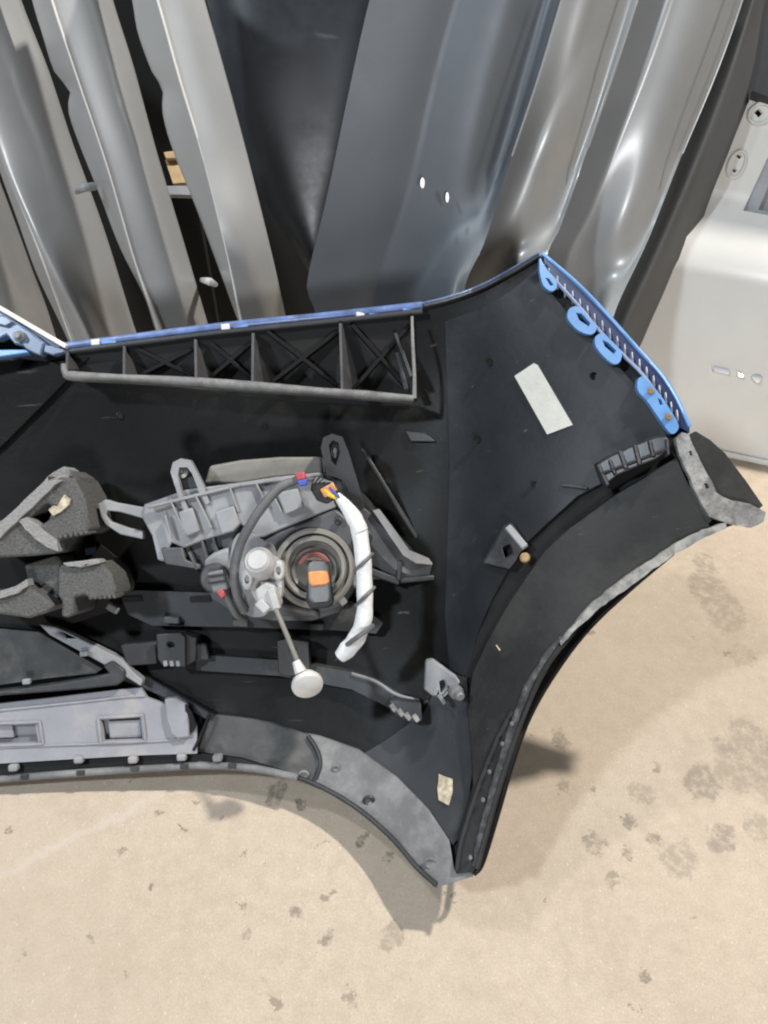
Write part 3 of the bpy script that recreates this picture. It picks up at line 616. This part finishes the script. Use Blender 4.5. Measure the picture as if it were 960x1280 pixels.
# wheel arch
gl = [(846,572),(808,596),(768,620),(713,660),(682,688),(656,725),(632,762),(609,803),(591,842)]
arch = sheet('arch_flange', gl + [(585,890),(590,940),(592,985),(574,1045),(570,1092),(592,1090),(600,1070),(618,1010),(637,945),(658,887),(690,828),(730,778),(780,734),(840,690),(892,662),(880,650),(862,612)], B(.012), M['arch'], bp, .011, 15, bevel=.003)
wn = [(905,658),(880,668),(842,688),(810,712),(782,734),(760,746),(735,768)]
sheet('worn_lip', [(908,653),(880,662),(842,681),(810,703),(782,722),(758,740),(735,760),(700,802),(701,806),(736,772),(761,751),(785,735),(812,715),(845,692),(883,671),(908,660)], B(.0165), M['worn'], arch, .008, 6, wob=.8, angle=50)
sheet('scuffed_lip', [(704,797),(684,826),(664,860),(648,900),(632,950),(616,1005),(602,1052),(596,1082),(591,1082),(597,1048),(609,1004),(625,948),(641,897),(657,858),(678,823),(700,795)], B(.0155), M['scuffed'], arch, .006, 7, wob=.9, angle=50)
px_tube('back_lip', [(x+3*k_, y+4*k_, base(x, y)+.010*k_) for (x, y), k_ in zip(arch_out[2:], [.1, .45, .8, 1, 1, 1, 1, .8, .3])], [1.5, 3.5, 4.6, 5, 5, 5, 4.5, 4, 2.5], M['black'], arch, seg=8)
px_tube('lip_edge', [(x, y, base(x, y)-.017) for x, y in [(700,808),(680,838),(660,880),(640,935),(624,985),(606,1050),(596,1086)]], 3.5, M['arch'], arch, seg=8)
px_tube('flange_crease', [(x, y, base(x, y)-.012) for x, y in [(641,889),(622,925),(604,970),(590,1010),(577,1055),(572,1088)]], 4.0, M['arch'], arch, seg=8)
bar('grain_stalk', (620,806,base(620,806)-.016), (625,813,base(625,813)-.016), 1.6, .001, M['tan'], arch)
for (x, y) in ((588,1072),(604,1000),(628,930),(640,905),(612,965)):
    turned('lip_stud', x, y, base(x, y)-.018, [(2.6, -.002), (2.6, .001), (1.6, .002)], M['valance'], arch, seg=12)
# lower valance, dusty
sheet('lower_valance', [(385,918),(400,921),(449,938),(497,973),(536,1013),(562,1052),(568,1088),(590,1090),(592,1096),(545,1110),(520,1086),(490,1051),(450,1016),(410,991),(390,982),(396,960),(396,940)], B(.009), M['valance'], bp, .006, 13, bevel=.002)
sheet('side_valance', [(262,893),(300,897),(340,903),(379,917),(390,919),(402,938),(404,958),(396,985),(372,975),(320,963),(248,957),(246,940)], B(.0075), M['sidevalance'], bp, .006, 13, bevel=.002)
sheet('lower_corner_lit_patch', [(556,838),(583,848),(588,890),(593,945),(580,1040),(566,1056),(540,1016),(500,976),(455,942),(490,920),(530,890)], B(.004), M['corner'], bp, .003, 14)  # thin patch added to carry the corner's lit tone
px_tube('valance_lip', [(x, y, base(x, y)-.012) for x, y in [(248,953),(320,960),(370,971),(410,988),(450,1013),(490,1048),(520,1083),(545,1106)]], 3.2, M['mid'], bp, seg=8)
px_tube('valance_step', [(x, y, base(x, y)-.010) for x, y in [(385,920),(396,938),(400,956),(394,974)]], 3.0, M['mid'], bp, seg=8)
for (x, y, r) in ((461,1000,8),(420,960,6),(538,1078,9),(380,968,7)):
    turned('valance_dimple', x, y, base(x, y)-.0095, [(r, 0), (r, .0015), (r-2, .003), (r-3.5, .0015), (1, .001)], M['mid'] if r == 8 else M['valance'], bp, seg=18, stretch=(1, .8))
# labels stuck to the inside
sheet('paper_label', [(643,470),(667,454),(672,456),(716,531),(684,543)], B(.0105), M['label'], bp, .0006, 10)
bp.children[-1]['label'] = 'cream paper label'
sheet('scrap_label', [(549,968),(566,974),(567,990),(562,1008),(548,1000),(546,985)], B(.0062), M['tan'], bp, .0006, 8, wob=1.2)
bp.children[-1]['label'] = 'torn tan label'

# ledges across the middle
sheet('upper_ledge', [(150,742),(170,738),(300,742),(440,752),(478,780),(470,792),(420,788),(300,784),(190,782),(160,768)], B(.018), M['mid'], bp, .018, 26, bevel=.003)
for (x, y) in ((165,749),(250,749),(430,757)):
    plate('ledge_slot', [(x-14,y-3),(x+12,y-4),(x+14,y+3),(x-12,y+4)], base(x, y)-.020, M['hole'], bp, .003, .0005)
for (x, y) in ((214,775),(300,779),(395,783)):
    bar('ledge_clip', (x-10, y, base(x, y)-.027), (x+10, y+1, base(x, y)-.027), 9, .010, M['housing_dark'], bp, .002)
sheet('lower_ledge', [(245,818),(360,826),(445,841),(480,855),(505,870),(526,876),(524,905),(505,900),(487,885),(440,862),(350,845),(245,838)], B(.015), M['mid'], bp, .016, 22, bevel=.003)
px_tube('ledge_edge', [(x, y, base(x, y)-.017) for x, y in [(440,842),(470,852),(495,868),(524,876)]], 2.2, M['housing'], bp, seg=8)
sheet('diagonal_rib', [(145,835),(160,832),(205,858),(268,893),(262,902),(240,890),(195,868),(150,850)], B(.014), M['mid'], bp, .014, 24, bevel=.002)
# square bracket plates
def bracket(cx, cy, s, m):
    k = s/37.0; d = base(cx, cy)-.040
    o = plate('square_bracket', [(cx-17*k,cy-19*k),(cx+13*k,cy-21*k),(cx+20*k,cy-16*k),(cx+20*k,cy+22*k),(cx-9*k,cy+20*k),(cx-15*k,cy+12*k)], d, m, bp, .006, .0015, holes=[ring(cx+1*k, cy-6*k, 5*k, 3.5*k, .4, 10)])
    plate('bracket_side', [(cx+14*k,cy-20*k),(cx+33*k,cy-15*k),(cx+33*k,cy+14*k),(cx+19*k,cy+21*k)], d+.006, M['conn'], o, .030, .0015)
    for j in range(3): bar('bracket_tooth', (cx-6*k+j*8*k, cy+14*k, d-.001), (cx-5*k+j*8*k, cy+21*k, d-.001), 5*k, .004, M['housing'], o)
    return o
b1 = bracket(212, 812, 37, M['mid'])
plate('bracket_tab', [(150,806),(195,802),(196,830),(158,833)], base(170, 818)-.026, M['mid'], b1, .012, .002)
plate('bracket_tab', [(244,803),(258,806),(262,825),(245,826)], base(250, 815)-.026, M['mid'], b1, .010, .002)
b2 = plate('recess_bracket', [(346,802),(358,798),(386,802),(388,842),(360,846),(348,842)], base(366, 820)-.030, M['conn'], bp, .020, .002, holes=[ring(366, 812, 4, 3, 0, 8)])
# metal clips
mc = sheet('metal_clip', [(532,826),(541,824),(552,832),(560,838),(570,845),(576,853),(566,862),(560,858),(560,868),(553,874),(540,870),(530,862)], B(.030), M['housing'], bp, .012, 40, grid=False, bevel=.002, holes=[[(549,852),(556,850),(558,860),(551,868)]])
turned('bolt', 571, 866, base(571, 866)-.034, [(9, -.006), (9, .001), (6, .003), (6, .009), (4, .011)], M['connlt'], mc, tilt=(.4, -.3), seg=16)
bar('clip_foot', (548,868,base(548,868)-.036), (556,880,base(556,880)-.030), 5, .006, M['connlt'], mc)
cn = sheet('side_connector', [(486,874),(500,874),(526,878),(528,902),(514,904),(500,898),(488,890)], B(.028), M['mid'], bp, .014, 40, grid=False, bevel=.002)
for (x, y) in ((492,885),(501,891),(510,896),(520,898)): bar('contact', (x-3, y-4, base(x, y)-.031), (x+3, y+4, base(x, y)-.031), 6, .004, M['worn'], cn)
ac = sheet('arch_clip', [(604,704),(632,656),(640,653),(660,682),(650,692),(646,700),(637,712)], B(.022), M['mid'], bp, .012, 40, grid=False, bevel=.002, holes=[[(628,684),(638,680),(642,692),(632,698)]])
bar('clip_tongue', (634,657,base(634,657)-.028), (656,683,base(656,683)-.028), 9, .006, M['housing'], ac, .0015)
turned('screw', 656, 697, base(655, 697)-.020, [(6.5, 0), (6.5, .002), (4.5, .004), (2, .004)], M['brass'], ac, seg=16)

# foam energy absorber
fo = empty('foam_absorber', tuple(P(60, 700, .93)), 'rough dark grey bead foam block wedged at the left of the bumper', 'foam block')
fd = .875
fu = plate('upper_block', [(-40,690),(-40,650),(0,664),(64,604),(74,596),(92,597),(105,620),(113,660),(104,668),(88,669),(76,672),(70,692),(40,695),(0,697)], fd, M['foam'], fo, .075, .003, holes=[[(28,655),(44,640),(58,628),(66,634),(60,650),(52,656),(42,660)]])
sheet('pale_edge_strip', [(-40,686),(-40,668),(0,652),(30,626),(66,590),(80,583),(86,588),(86,597),(68,606),(40,634),(0,672)], lambda x, y: fd-.006+(.03 if y < 600 and x > 60 else 0), M['foam_edge'], fu, .03, 8, bevel=.002, wob=.8)
sheet('pale_edge_strip', [(22,650),(34,646),(54,662),(72,676),(72,690),(58,684),(38,668)], fd-.004, M['foam_edge'], fu, .02, 8, bevel=.002, wob=.8)
sheet('side_face', [(86,588),(98,596),(110,640),(114,660),(105,622),(92,598)], fd+.012, M['foam'], fu, .05, 10, bevel=.002)
plate('paper_tag', [(60,637),(66,632),(71,633),(80,618),(88,624),(86,631),(76,640),(66,645)], fd-.004, M['tan'], fu, .003, .0006)
for i in range(6): bar('moulded_nub', (74+i*6.5, 669-i*1.2, fd-.002), (75+i*6.5, 674-i*1.2, fd-.002), 4.2, .03, M['foam'], fu, .0015)
fl = plate('lower_block', [(72,712),(78,705),(100,708),(124,702),(138,716),(145,737),(143,746),(115,749),(104,744),(92,746),(92,768),(84,773),(76,770),(77,752),(72,744)], fd+.004, M['foam'], fo, .07, .003)
sheet('pale_edge_strip', [(78,704),(92,702),(122,699),(126,704),(100,710),(84,708)], fd-.001, M['foam_edge'], fl, .02, 8, bevel=.0015, wob=.7)
for i in range(6): bar('moulded_nub', (112+i*6, 744-i*.3, fd+.003), (112.5+i*6, 750-i*.3, fd+.003), 4, .03, M['foam'], fl, .0015)
fw = plate('bridge_web', [(30,706),(70,694),(76,702),(74,748),(66,756),(46,742),(34,726)], fd+.030, M['foam'], fo, .05, .003)
fc = plate('corner_block', [(-40,742),(0,741),(20,736),(32,727),(40,737),(52,745),(68,757),(58,766),(36,773),(0,768),(-40,766)], fd+.006, M['foam'], fo, .06, .003)
sheet('pale_edge_strip', [(-40,745),(0,738),(20,733),(33,724),(35,732),(22,742),(0,748),(-40,754)], fd+.001, M['foam_edge'], fc, .015, 8, bevel=.0015, wob=.7)
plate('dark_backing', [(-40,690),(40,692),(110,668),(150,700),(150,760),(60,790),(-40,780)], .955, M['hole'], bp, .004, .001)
bar('small_pale_clip', (106,690,.93), (119,688,.93), 9, .006, M['blue_dark'], bp, .001)
bar('small_pale_clip', (133,757,.935), (147,765,.935), 9, .006, M['connlt'], bp, .002)

# grille insert along the lower left
gp = sheet('grille_panel', [(-40,792),(0,786),(48,790),(128,836),(120,842),(60,848),(-40,862)], B(.022), M['sidevalance'], bp, .006, 22, bevel=.002)
bp_bar = sheet('grille_bar', [(48,780),(70,784),(152,824),(166,840),(178,850),(176,858),(160,848),(150,842),(62,794)], B(.030), M['housing'], bp, .014, 22, bevel=.003)
bp_frame = sheet('grille_frame', [(-40,868),(60,856),(120,846),(136,842),(128,832),(140,826),(156,838),(156,850),(146,857),(100,862),(0,870),(-40,876)], B(.034), M['mid'], bp, .016, 20, bevel=.003)
for (x, y) in ((32,853),(104,818)): bar('grille_clip', (x-5, y, base(x, y)-.038), (x+5, y-1, base(x, y)-.038), 7, .006, M['housing'], bp, .0015)
gh = [[(127,900),(175,897),(178,924),(130,926)], [(-30,908),(44,905),(48,928),(-28,931)]]
ins = sheet('grille_insert', [(-40,884),(60,873),(150,862),(176,860),(184,872),(200,878),(232,890),(246,905),(246,942),(180,944),(90,949),(-40,957)], B(.020), M['insert'], bp, .005, 12, holes=gh, bevel=.0012)
for h, x0 in ((gh[0], 135), (gh[1], -25)):
    c = np.mean(h, 0)
    V_ = [(c[0]+(p[0]-c[0])*1.05, c[1]+(p[1]-c[1])*1.05) for p in h]
    plate('pocket_floor', V_, base(*c)-.010, M['insert'], ins, .004, .0006)
    rr = [(c[0]+(p[0]-c[0])*1.16, c[1]+(p[1]-c[1])*1.20) for p in h]; rr.append(rr[0])
    px_tube('pocket_rim', [(x, y, base(x, y)-.021) for x, y in dens(rr, 12, False)], 2.4, M['insert'], ins, seg=8, sm=1)
    plate('pocket_tab', [(x0,902),(x0+40,900),(x0+42,922),(x0+2,923)], base(*c)-.016, M['insert'], ins, .006, .001)
px_tube('insert_ridge', [(x, y, base(x, y)-.020) for x, y in [(-40,936),(60,932),(118,930),(185,927),(215,925),(240,920)]], 2.0, M['insert'], ins, seg=8)
px_tube('insert_ridge', [(x, y, base(x, y)-.020) for x, y in [(-40,892),(60,882),(150,872),(182,870)]], 2.0, M['insert'], ins, seg=8)
sheet('side_scoop', [(205,874),(220,872),(233,880),(236,902),(236,922),(222,924),(213,918),(207,898)], B(.028), M['insert'], ins, .012, 10, bevel=.002)
plate('scoop_opening', [(231,880),(240,890),(246,906),(242,914),(232,921)], base(238, 900)-.026, M['hole'], ins, .004, .0006)
px_tube('seam', [(x, y, base(x, y)-.020) for x, y in [(262,893),(256,908),(249,924),(242,938)]], 2.2, M['hole'], bp, seg=6)
sheet('lower_channel', [(-40,956),(90,948),(180,943),(246,941),(300,948),(360,966),(372,973),(320,961),(246,955),(150,960),(0,972),(-40,974)], B(.014), M['black'], bp, .005, 20)
px_tube('lower_lip', [(x, y, base(x, y)-.015) for x, y in [(-40,977),(0,974),(100,966),(200,960),(260,957),(320,961),(372,972)]], 4.5, M['valance'], bp, seg=10)
for (x, y) in ((15,961),(97,951),(165,951),(226,948),(271,949)):
    bar('lip_peg', (x-6, y, base(x, y)-.024), (x+6, y-.5, base(x, y)-.024), 9, .010, M['insert'], bp, .0025)
for (x, y) in ((30,972),(100,967),(168,962),(230,959),(290,958)):
    bar('lip_clip', (x-5, y, base(x, y)-.021), (x+5, y-.5, base(x, y)-.021), 7, .003, M['mid'], bp, .001)

# ------------------------------------------------------------------ lamp unit on the bumper
LD = .895
lu = sheet('lamp_unit', [(178,646),(180,630),(230,613),(300,604),(340,597),(400,590),(425,598),(440,636),(452,690),(448,730),(425,765),(390,776),(345,776),(300,770),(265,748),(255,712),(204,702),(196,676)], lambda x, y: LD+.00010*abs(x-330), M['housing_dark'], bp, .060, 22, bevel=.004)
sheet('lens_edge', [(255,604),(262,582),(300,575),(350,571),(402,571),(404,592),(340,598),(300,605)], lambda x, y: LD+.022, M['tanring'], lu, .03, 20, bevel=.004)
sheet('upper_cover', [(178,648),(180,631),(205,622),(232,612),(300,603),(345,596),(402,590),(412,615),(420,634),(350,662),(330,672),(322,672),(300,655),(292,664),(255,675),(230,685),(214,678),(204,702),(197,700),(190,670)], lambda x, y: LD-.008+.00008*abs(x-300), M['housing'], lu, .012, 16, bevel=.003)
for (x0, y0, x1, y1) in ((212,624,232,668),(243,617,264,660),(320,604,334,634),(338,612,352,640),(286,606,298,640),(206,644,214,672)):
    bar('cover_rib', (x0, y0, LD-.012), (x1, y1, LD-.012), 2.4, .006, M['housing'], lu, .0006)
sheet('side_web', [(436,600),(456,618),(486,654),(520,692),(544,708),(545,724),(510,724),(470,724),(440,730),(430,660)], lambda x, y: LD+.034, M['mid'], lu, .012, 20, bevel=.003)
plate('bulb_surround', [(328,676),(350,664),(420,636),(436,650),(446,694),(444,730),(424,760),(388,772),(350,770),(338,748),(334,706)], LD-.002, M['housing_dark'], lu, .03, .003)
for q in ((252,676,262,712),(266,672,274,700),(236,690,246,712)): bar('housing_rib', (q[0], q[1], LD-.004), (q[2], q[3], LD-.004), 3.5, .012, M['housing_dark'], lu, .0008)
plate('cover_step', [(268,640),(292,632),(300,655),(292,664),(276,669)], LD-.013, M['housing'], lu, .01, .002)
plate('cover_step', [(346,616),(372,610),(380,634),(356,644)], LD-.013, M['housing'], lu, .01, .002)
plate('cover_step', [(222,640),(240,634),(250,664),(232,672)], LD-.011, M['housing'], lu, .01, .002)
plate('housing_block', [(268,690),(286,684),(292,712),(280,722),(258,716),(254,700)], LD-.006, M['housing'], lu, .03, .004)
turned('housing_screw', 336, 690, LD-.006, [(5, 0), (5, .003), (3, .005), (1.5, .003)], M['mid'], lu, seg=14)
turned('housing_screw', 423, 652, LD-.006, [(5, 0), (5, .003), (3, .005), (1.5, .003)], M['mid'], lu, seg=14)
bar('cover_edge', (184,634,LD-.012), (300,606,LD-.012), 4, .008, M['housing'], lu, .001); bar('cover_edge', (300,606,LD-.012), (400,593,LD-.012), 4, .008, M['housing'], lu, .001)
plate('cover_box', [(200,685),(228,684),(232,700),(250,706),(250,712),(206,705)], LD-.004, M['housing_dark'], lu, .03, .002)
# ribs and mounting arms
sheet('arm_bracket', [(122,630),(132,624),(144,628),(178,634),(206,628),(206,646),(186,646),(178,648),(150,640),(134,638),(132,644),(138,652),(160,660),(178,664),(178,674),(150,668),(132,656),(126,646)], lambda x, y: LD+.006, M['housing'], lu, .012, 14, bevel=.003)
sheet('u_bracket', [(213,590),(216,578),(226,573),(238,575),(244,586),(254,606),(262,628),(258,631),(250,618),(240,592),(234,584),(224,584),(222,594),(226,612),(235,636),(230,638),(222,618)], lambda x, y: LD-.010, M['housing'], lu, .010, 8, bevel=.0015)
plate('bracket_web', [(226,600),(240,594),(250,616),(236,622)], LD+.002, M['mid'], lu, .006, .001)
turned('bracket_screw', 228, 590, LD+.008, [(8, 0), (8, .004), (4, .006), (2, .004)], M['metal'], lu, seg=16)
sheet('post_bracket', [(401,560),(404,547),(415,542),(428,546),(436,566),(444,592),(450,612),(456,634),(448,640),(440,622),(428,600),(418,596),(408,594)], lambda x, y: LD-.006, M['mid'], lu, .016, 10, bevel=.002, holes=[[(411,556),(416,550),(423,553),(425,566),(420,582),(414,576)]])
turned('post_screw', 419, 564, LD+.014, [(7, 0), (7, .003), (3, .006)], M['metal'], lu, seg=14, stretch=(.7, 1.3))
sheet('side_arm', [(440,640),(452,632),(462,640),(488,668),(512,690),(526,696),(540,702),(544,712),(548,722),(532,722),(512,720),(492,712),(470,690),(452,668)], lambda x, y: LD+.012+.0003*(x-440), M['housing_dark'], lu, .012, 12, bevel=.002)
sheet('side_arm_edge', [(466,638),(474,636),(492,660),(512,688),(536,698),(542,706),(520,704),(504,694),(486,668)], lambda x, y: LD+.004+.0003*(x-440), M['housing'], lu, .010, 12, bevel=.002)
bar('lower_arm', (440,706,LD+.02), (500,728,LD+.03), 9, .010, M['mid'], lu, .002); bar('lower_arm', (500,726,LD+.03), (544,722,LD+.03), 7, .010, M['mid'], lu, .002)
bar('arm_strut', (500,700,LD+.028), (498,726,LD+.028), 7, .008, M['mid'], lu, .002)
turned('arm_mount', 545, 717, LD+.050, [(9, 0), (9, .014), (6, .018)], M['conn'], lu, seg=16)
bar('support_rib', (452,560,LD+.046), (532,690,LD+.050), 6, .010, M['mid'], bp, .002)
# bulb cover
cxb, cyb = 393, 711
turned('bulb_cover', cxb, cyb, LD-.004, [(50, -.01), (50, .010), (47, .013), (43, .013), (42, .006), (40, .006), (39, .018), (37, .020), (33, .019), (32, .010), (31, .010), (30, .006), (2, .006)], M['tanring'], lu, seg=48, tilt=(.10, .18))
turned('bulb_collar', cxb, cyb+3, LD-.004, [(29, .002), (29, .009), (27, .012), (24, .010), (20, .004), (1, .004)], M['metal'], lu, seg=40, tilt=(.10, .18))
pts = [(cxb+22*math.cos(a), cyb+1-22*math.sin(a)) for a in np.linspace(R(25), R(160), 14)] + [(cxb+16*math.cos(a), cyb+1-16*math.sin(a)) for a in np.linspace(R(160), R(25), 14)]
sheet('red_seal', pts, lambda x, y: LD-.018, M['rust'], lu, .004, 30, grid=False, bevel=.001)
plate('bulb_plug', [(384,707),(388,702),(408,702),(412,708),(414,746),(412,752),(390,754),(386,748)], LD-.040, M['connlt'], lu, .030, .003)
plate('plug_clip', [(383,738),(415,734),(417,756),(410,760),(388,762),(382,752)], LD-.036, M['conn'], lu, .024, .003)
plate('orange_tab', [(385,715),(410,713),(412,728),(408,731),(390,733),(386,729)], LD-.042, M['orange'], lu, .004, .0018)
bar('cover_tab', (420,740,LD-.012), (431,756,LD-.012), 9, .008, M['housing'], lu, .0015)
px_tube('bulb_wire', [(352,757,LD-.012), (372,762,LD-.014), (392,766,LD-.014), (396,770,LD-.006)], 4.5, M['cable'], lu)
plate('body_boss', [(290,680),(306,664),(330,676),(345,690),(345,740),(330,770),(300,764),(288,730)], LD-.010, M['housing'], lu, .03, .006, sm=True)
turned('adjuster_cap', 455, 672, LD-.004, [(11, 0), (11, .008), (8, .010), (5, .008), (2, .008)], M['mid'], lu, seg=20)
turned('adjuster_cap', 448, 726, LD+.004, [(9, 0), (9, .010), (6, .014)], M['housing'], lu, seg=20)
# small plug at the left of the lamp
turned('side_plug', 268, 722, LD-.012, [(17, -.02), (17, .004), (14, .009), (6, .009)], M['housing_dark'], lu, seg=24, stretch=(1, 1.1))
plate('plug_body', [(258,716),(278,712),(286,736),(266,742)], LD-.030, M['connlt'], lu, .018, .002)
for y in (720, 728): bar('plug_ridge', (260, y+1, LD-.032), (281, y-2, LD-.032), 3, .003, M['conn'], lu)
bar('red_lock', (273,737,LD-.030), (280,746,LD-.030), 8, .006, M['red'], lu, .001)
px_tube('plug_wire', [(281,742,LD-.024), (288,756,LD-.022), (296,769,LD-.014), (306,776,LD-.002)], 4.5, M['cable'], lu)
# looping sleeve with its red and blue connector
px_tube('cable_sleeve', [(372,600,LD-.050), (352,608,LD-.054), (332,628,LD-.054), (314,654,LD-.050), (300,682,LD-.040), (293,712,LD-.034), (296,742,LD-.026), (306,764,LD-.014)], [5.5, 6, 6, 6, 6, 6, 6, 6], M['cable'], lu, seg=12, sm=8)
plate('red_lock', [(368,592),(380,589),(383,598),(371,601)], LD-.060, M['red'], lu, .012, .0015)
plate('blue_lock', [(371,601),(383,598),(384,606),(373,608)], LD-.060, M['bluewire'], lu, .012, .0015)
# levelling motor with rod and cup
ls = plate('levelling_actuator', [(310,712),(318,698),(342,698),(350,712),(352,740),(346,752),(322,752),(312,732)], LD-.045, M['sensor'], bp, .035, .005, sm=True)
turned('actuator_cap', 325, 704, LD-.052, [(19, -.01), (19, .006), (16, .011), (14, .009), (12, .012), (2, .013)], M['sensor'], ls, tilt=(-.1, .45), seg=28)
for (x, y) in ((310,724),(349,713)): turned('actuator_ear', x, y, LD-.050, [(9, -.012), (9, .004), (7, .006), (4, .006), (3.5, .001), (1, .001)], M['sensor'], ls, seg=20, stretch=(.8, 1.4))
plate('actuator_body', [(318,738),(332,728),(344,732),(350,758),(346,763),(330,765),(322,760)], LD-.058, M['sensor'], ls, .030, .003)
bar('body_step', (322,752,LD-.062), (334,764,LD-.062), 12, .008, M['sensor'], ls, .0015)
bar('body_step', (338,736,LD-.062), (346,762,LD-.062), 10, .008, M['sensor'], ls, .0015)
px_tube('actuator_rod', [(345,762,LD-.062), (357,790,LD-.068), (374,832,LD-.076)], 3.2, M['tanring'], ls, seg=10, sm=4)
px_tube('rod_collar', [(370,826,LD-.076), (376,840,LD-.078)], [5, 8], M['whiteplastic'], ls, seg=14, sm=1)
turned('ball_cup', 384, 855, LD-.074, [(6, -.014), (13, -.010), (19, -.003), (20, .001), (19, .004), (14, .006), (2, .008)], M['whiteplastic'], ls, tilt=(.25, -.75), seg=32, stretch=(1, 1.08))
# wiring harness with white tape
wh = px_tube('wiring_harness', [(421,619,LD-.055), (432,632,LD-.058), (443,648,LD-.060), (449,664,LD-.062), (454,700,LD-.064), (456,740,LD-.064), (455,772,LD-.062), (446,797,LD-.058), (434,812,LD-.056), (425,821,LD-.054)], [5, 6.5, 8, 9.4, 10.6, 9.8, 10.6, 9.9, 10.5, 9.6, 10.4, 9.7, 10.9, 10.2, 11.6, 10.8, 11.6, 10, 8.5], M['tape'], bp, seg=16, sm=6)
def wrap(y0, x0, y1, x1, r):
    n = 9; q = []
    for i in range(n):
        t = i/(n-1); a = PI*t; x = x0+(x1-x0)*t; y = y0+(y1-y0)*t
        q.append((x, y, LD-.0635-.0125*math.sin(a)))
    px_tube('tape_band', q, r, M['cable'], wh, seg=6, sm=2)
wrap(714, 443, 692, 466, 2.2); wrap(757, 445, 734, 468, 2.4); wrap(806, 434, 782, 466, 3.4)
for q in ((-4,3),(1,4),(4,2)): px_tube('cut_wire', [(428+q[0],818,LD-.054),(424+q[0],823+q[1],LD-.053)], 2.0, M['conn'], wh, seg=6, sm=1)
px_tube('tape_knot', [(441,646,LD-.062), (447,656,LD-.064), (450,664,LD-.064)], [8, 10.5, 10.5], M['tape'], wh, seg=14)
hc = plate('harness_connector', [(390,600),(396,594),(410,600),(420,610),(421,620),(408,630),(396,626),(388,612)], LD-.046, M['conn'], bp, .026, .002)
for i in range(5): bar('connector_fin', (391+i*5, 604-i*.6, LD-.048), (397+i*5, 596+i*2, LD-.048), 2.2, .004, M['connlt'], hc)
bar('connector_face', (403,617,LD-.050), (419,608,LD-.050), 12, .006, M['orangewire'], hc, .001)
for k, (mt, dx, dy) in enumerate((('yellow',0,0),('yellow',2,3),('bluewire',6,-3),('orangewire',-2,2),('bluewire',9,1))):
    px_tube('wire', [(406+dx,613+dy,LD-.055), (413+dx*.8,618+dy*.8,LD-.062), (424+dx*.3,624+dy*.3,LD-.058)], 1.7, M[mt], hc, seg=6)
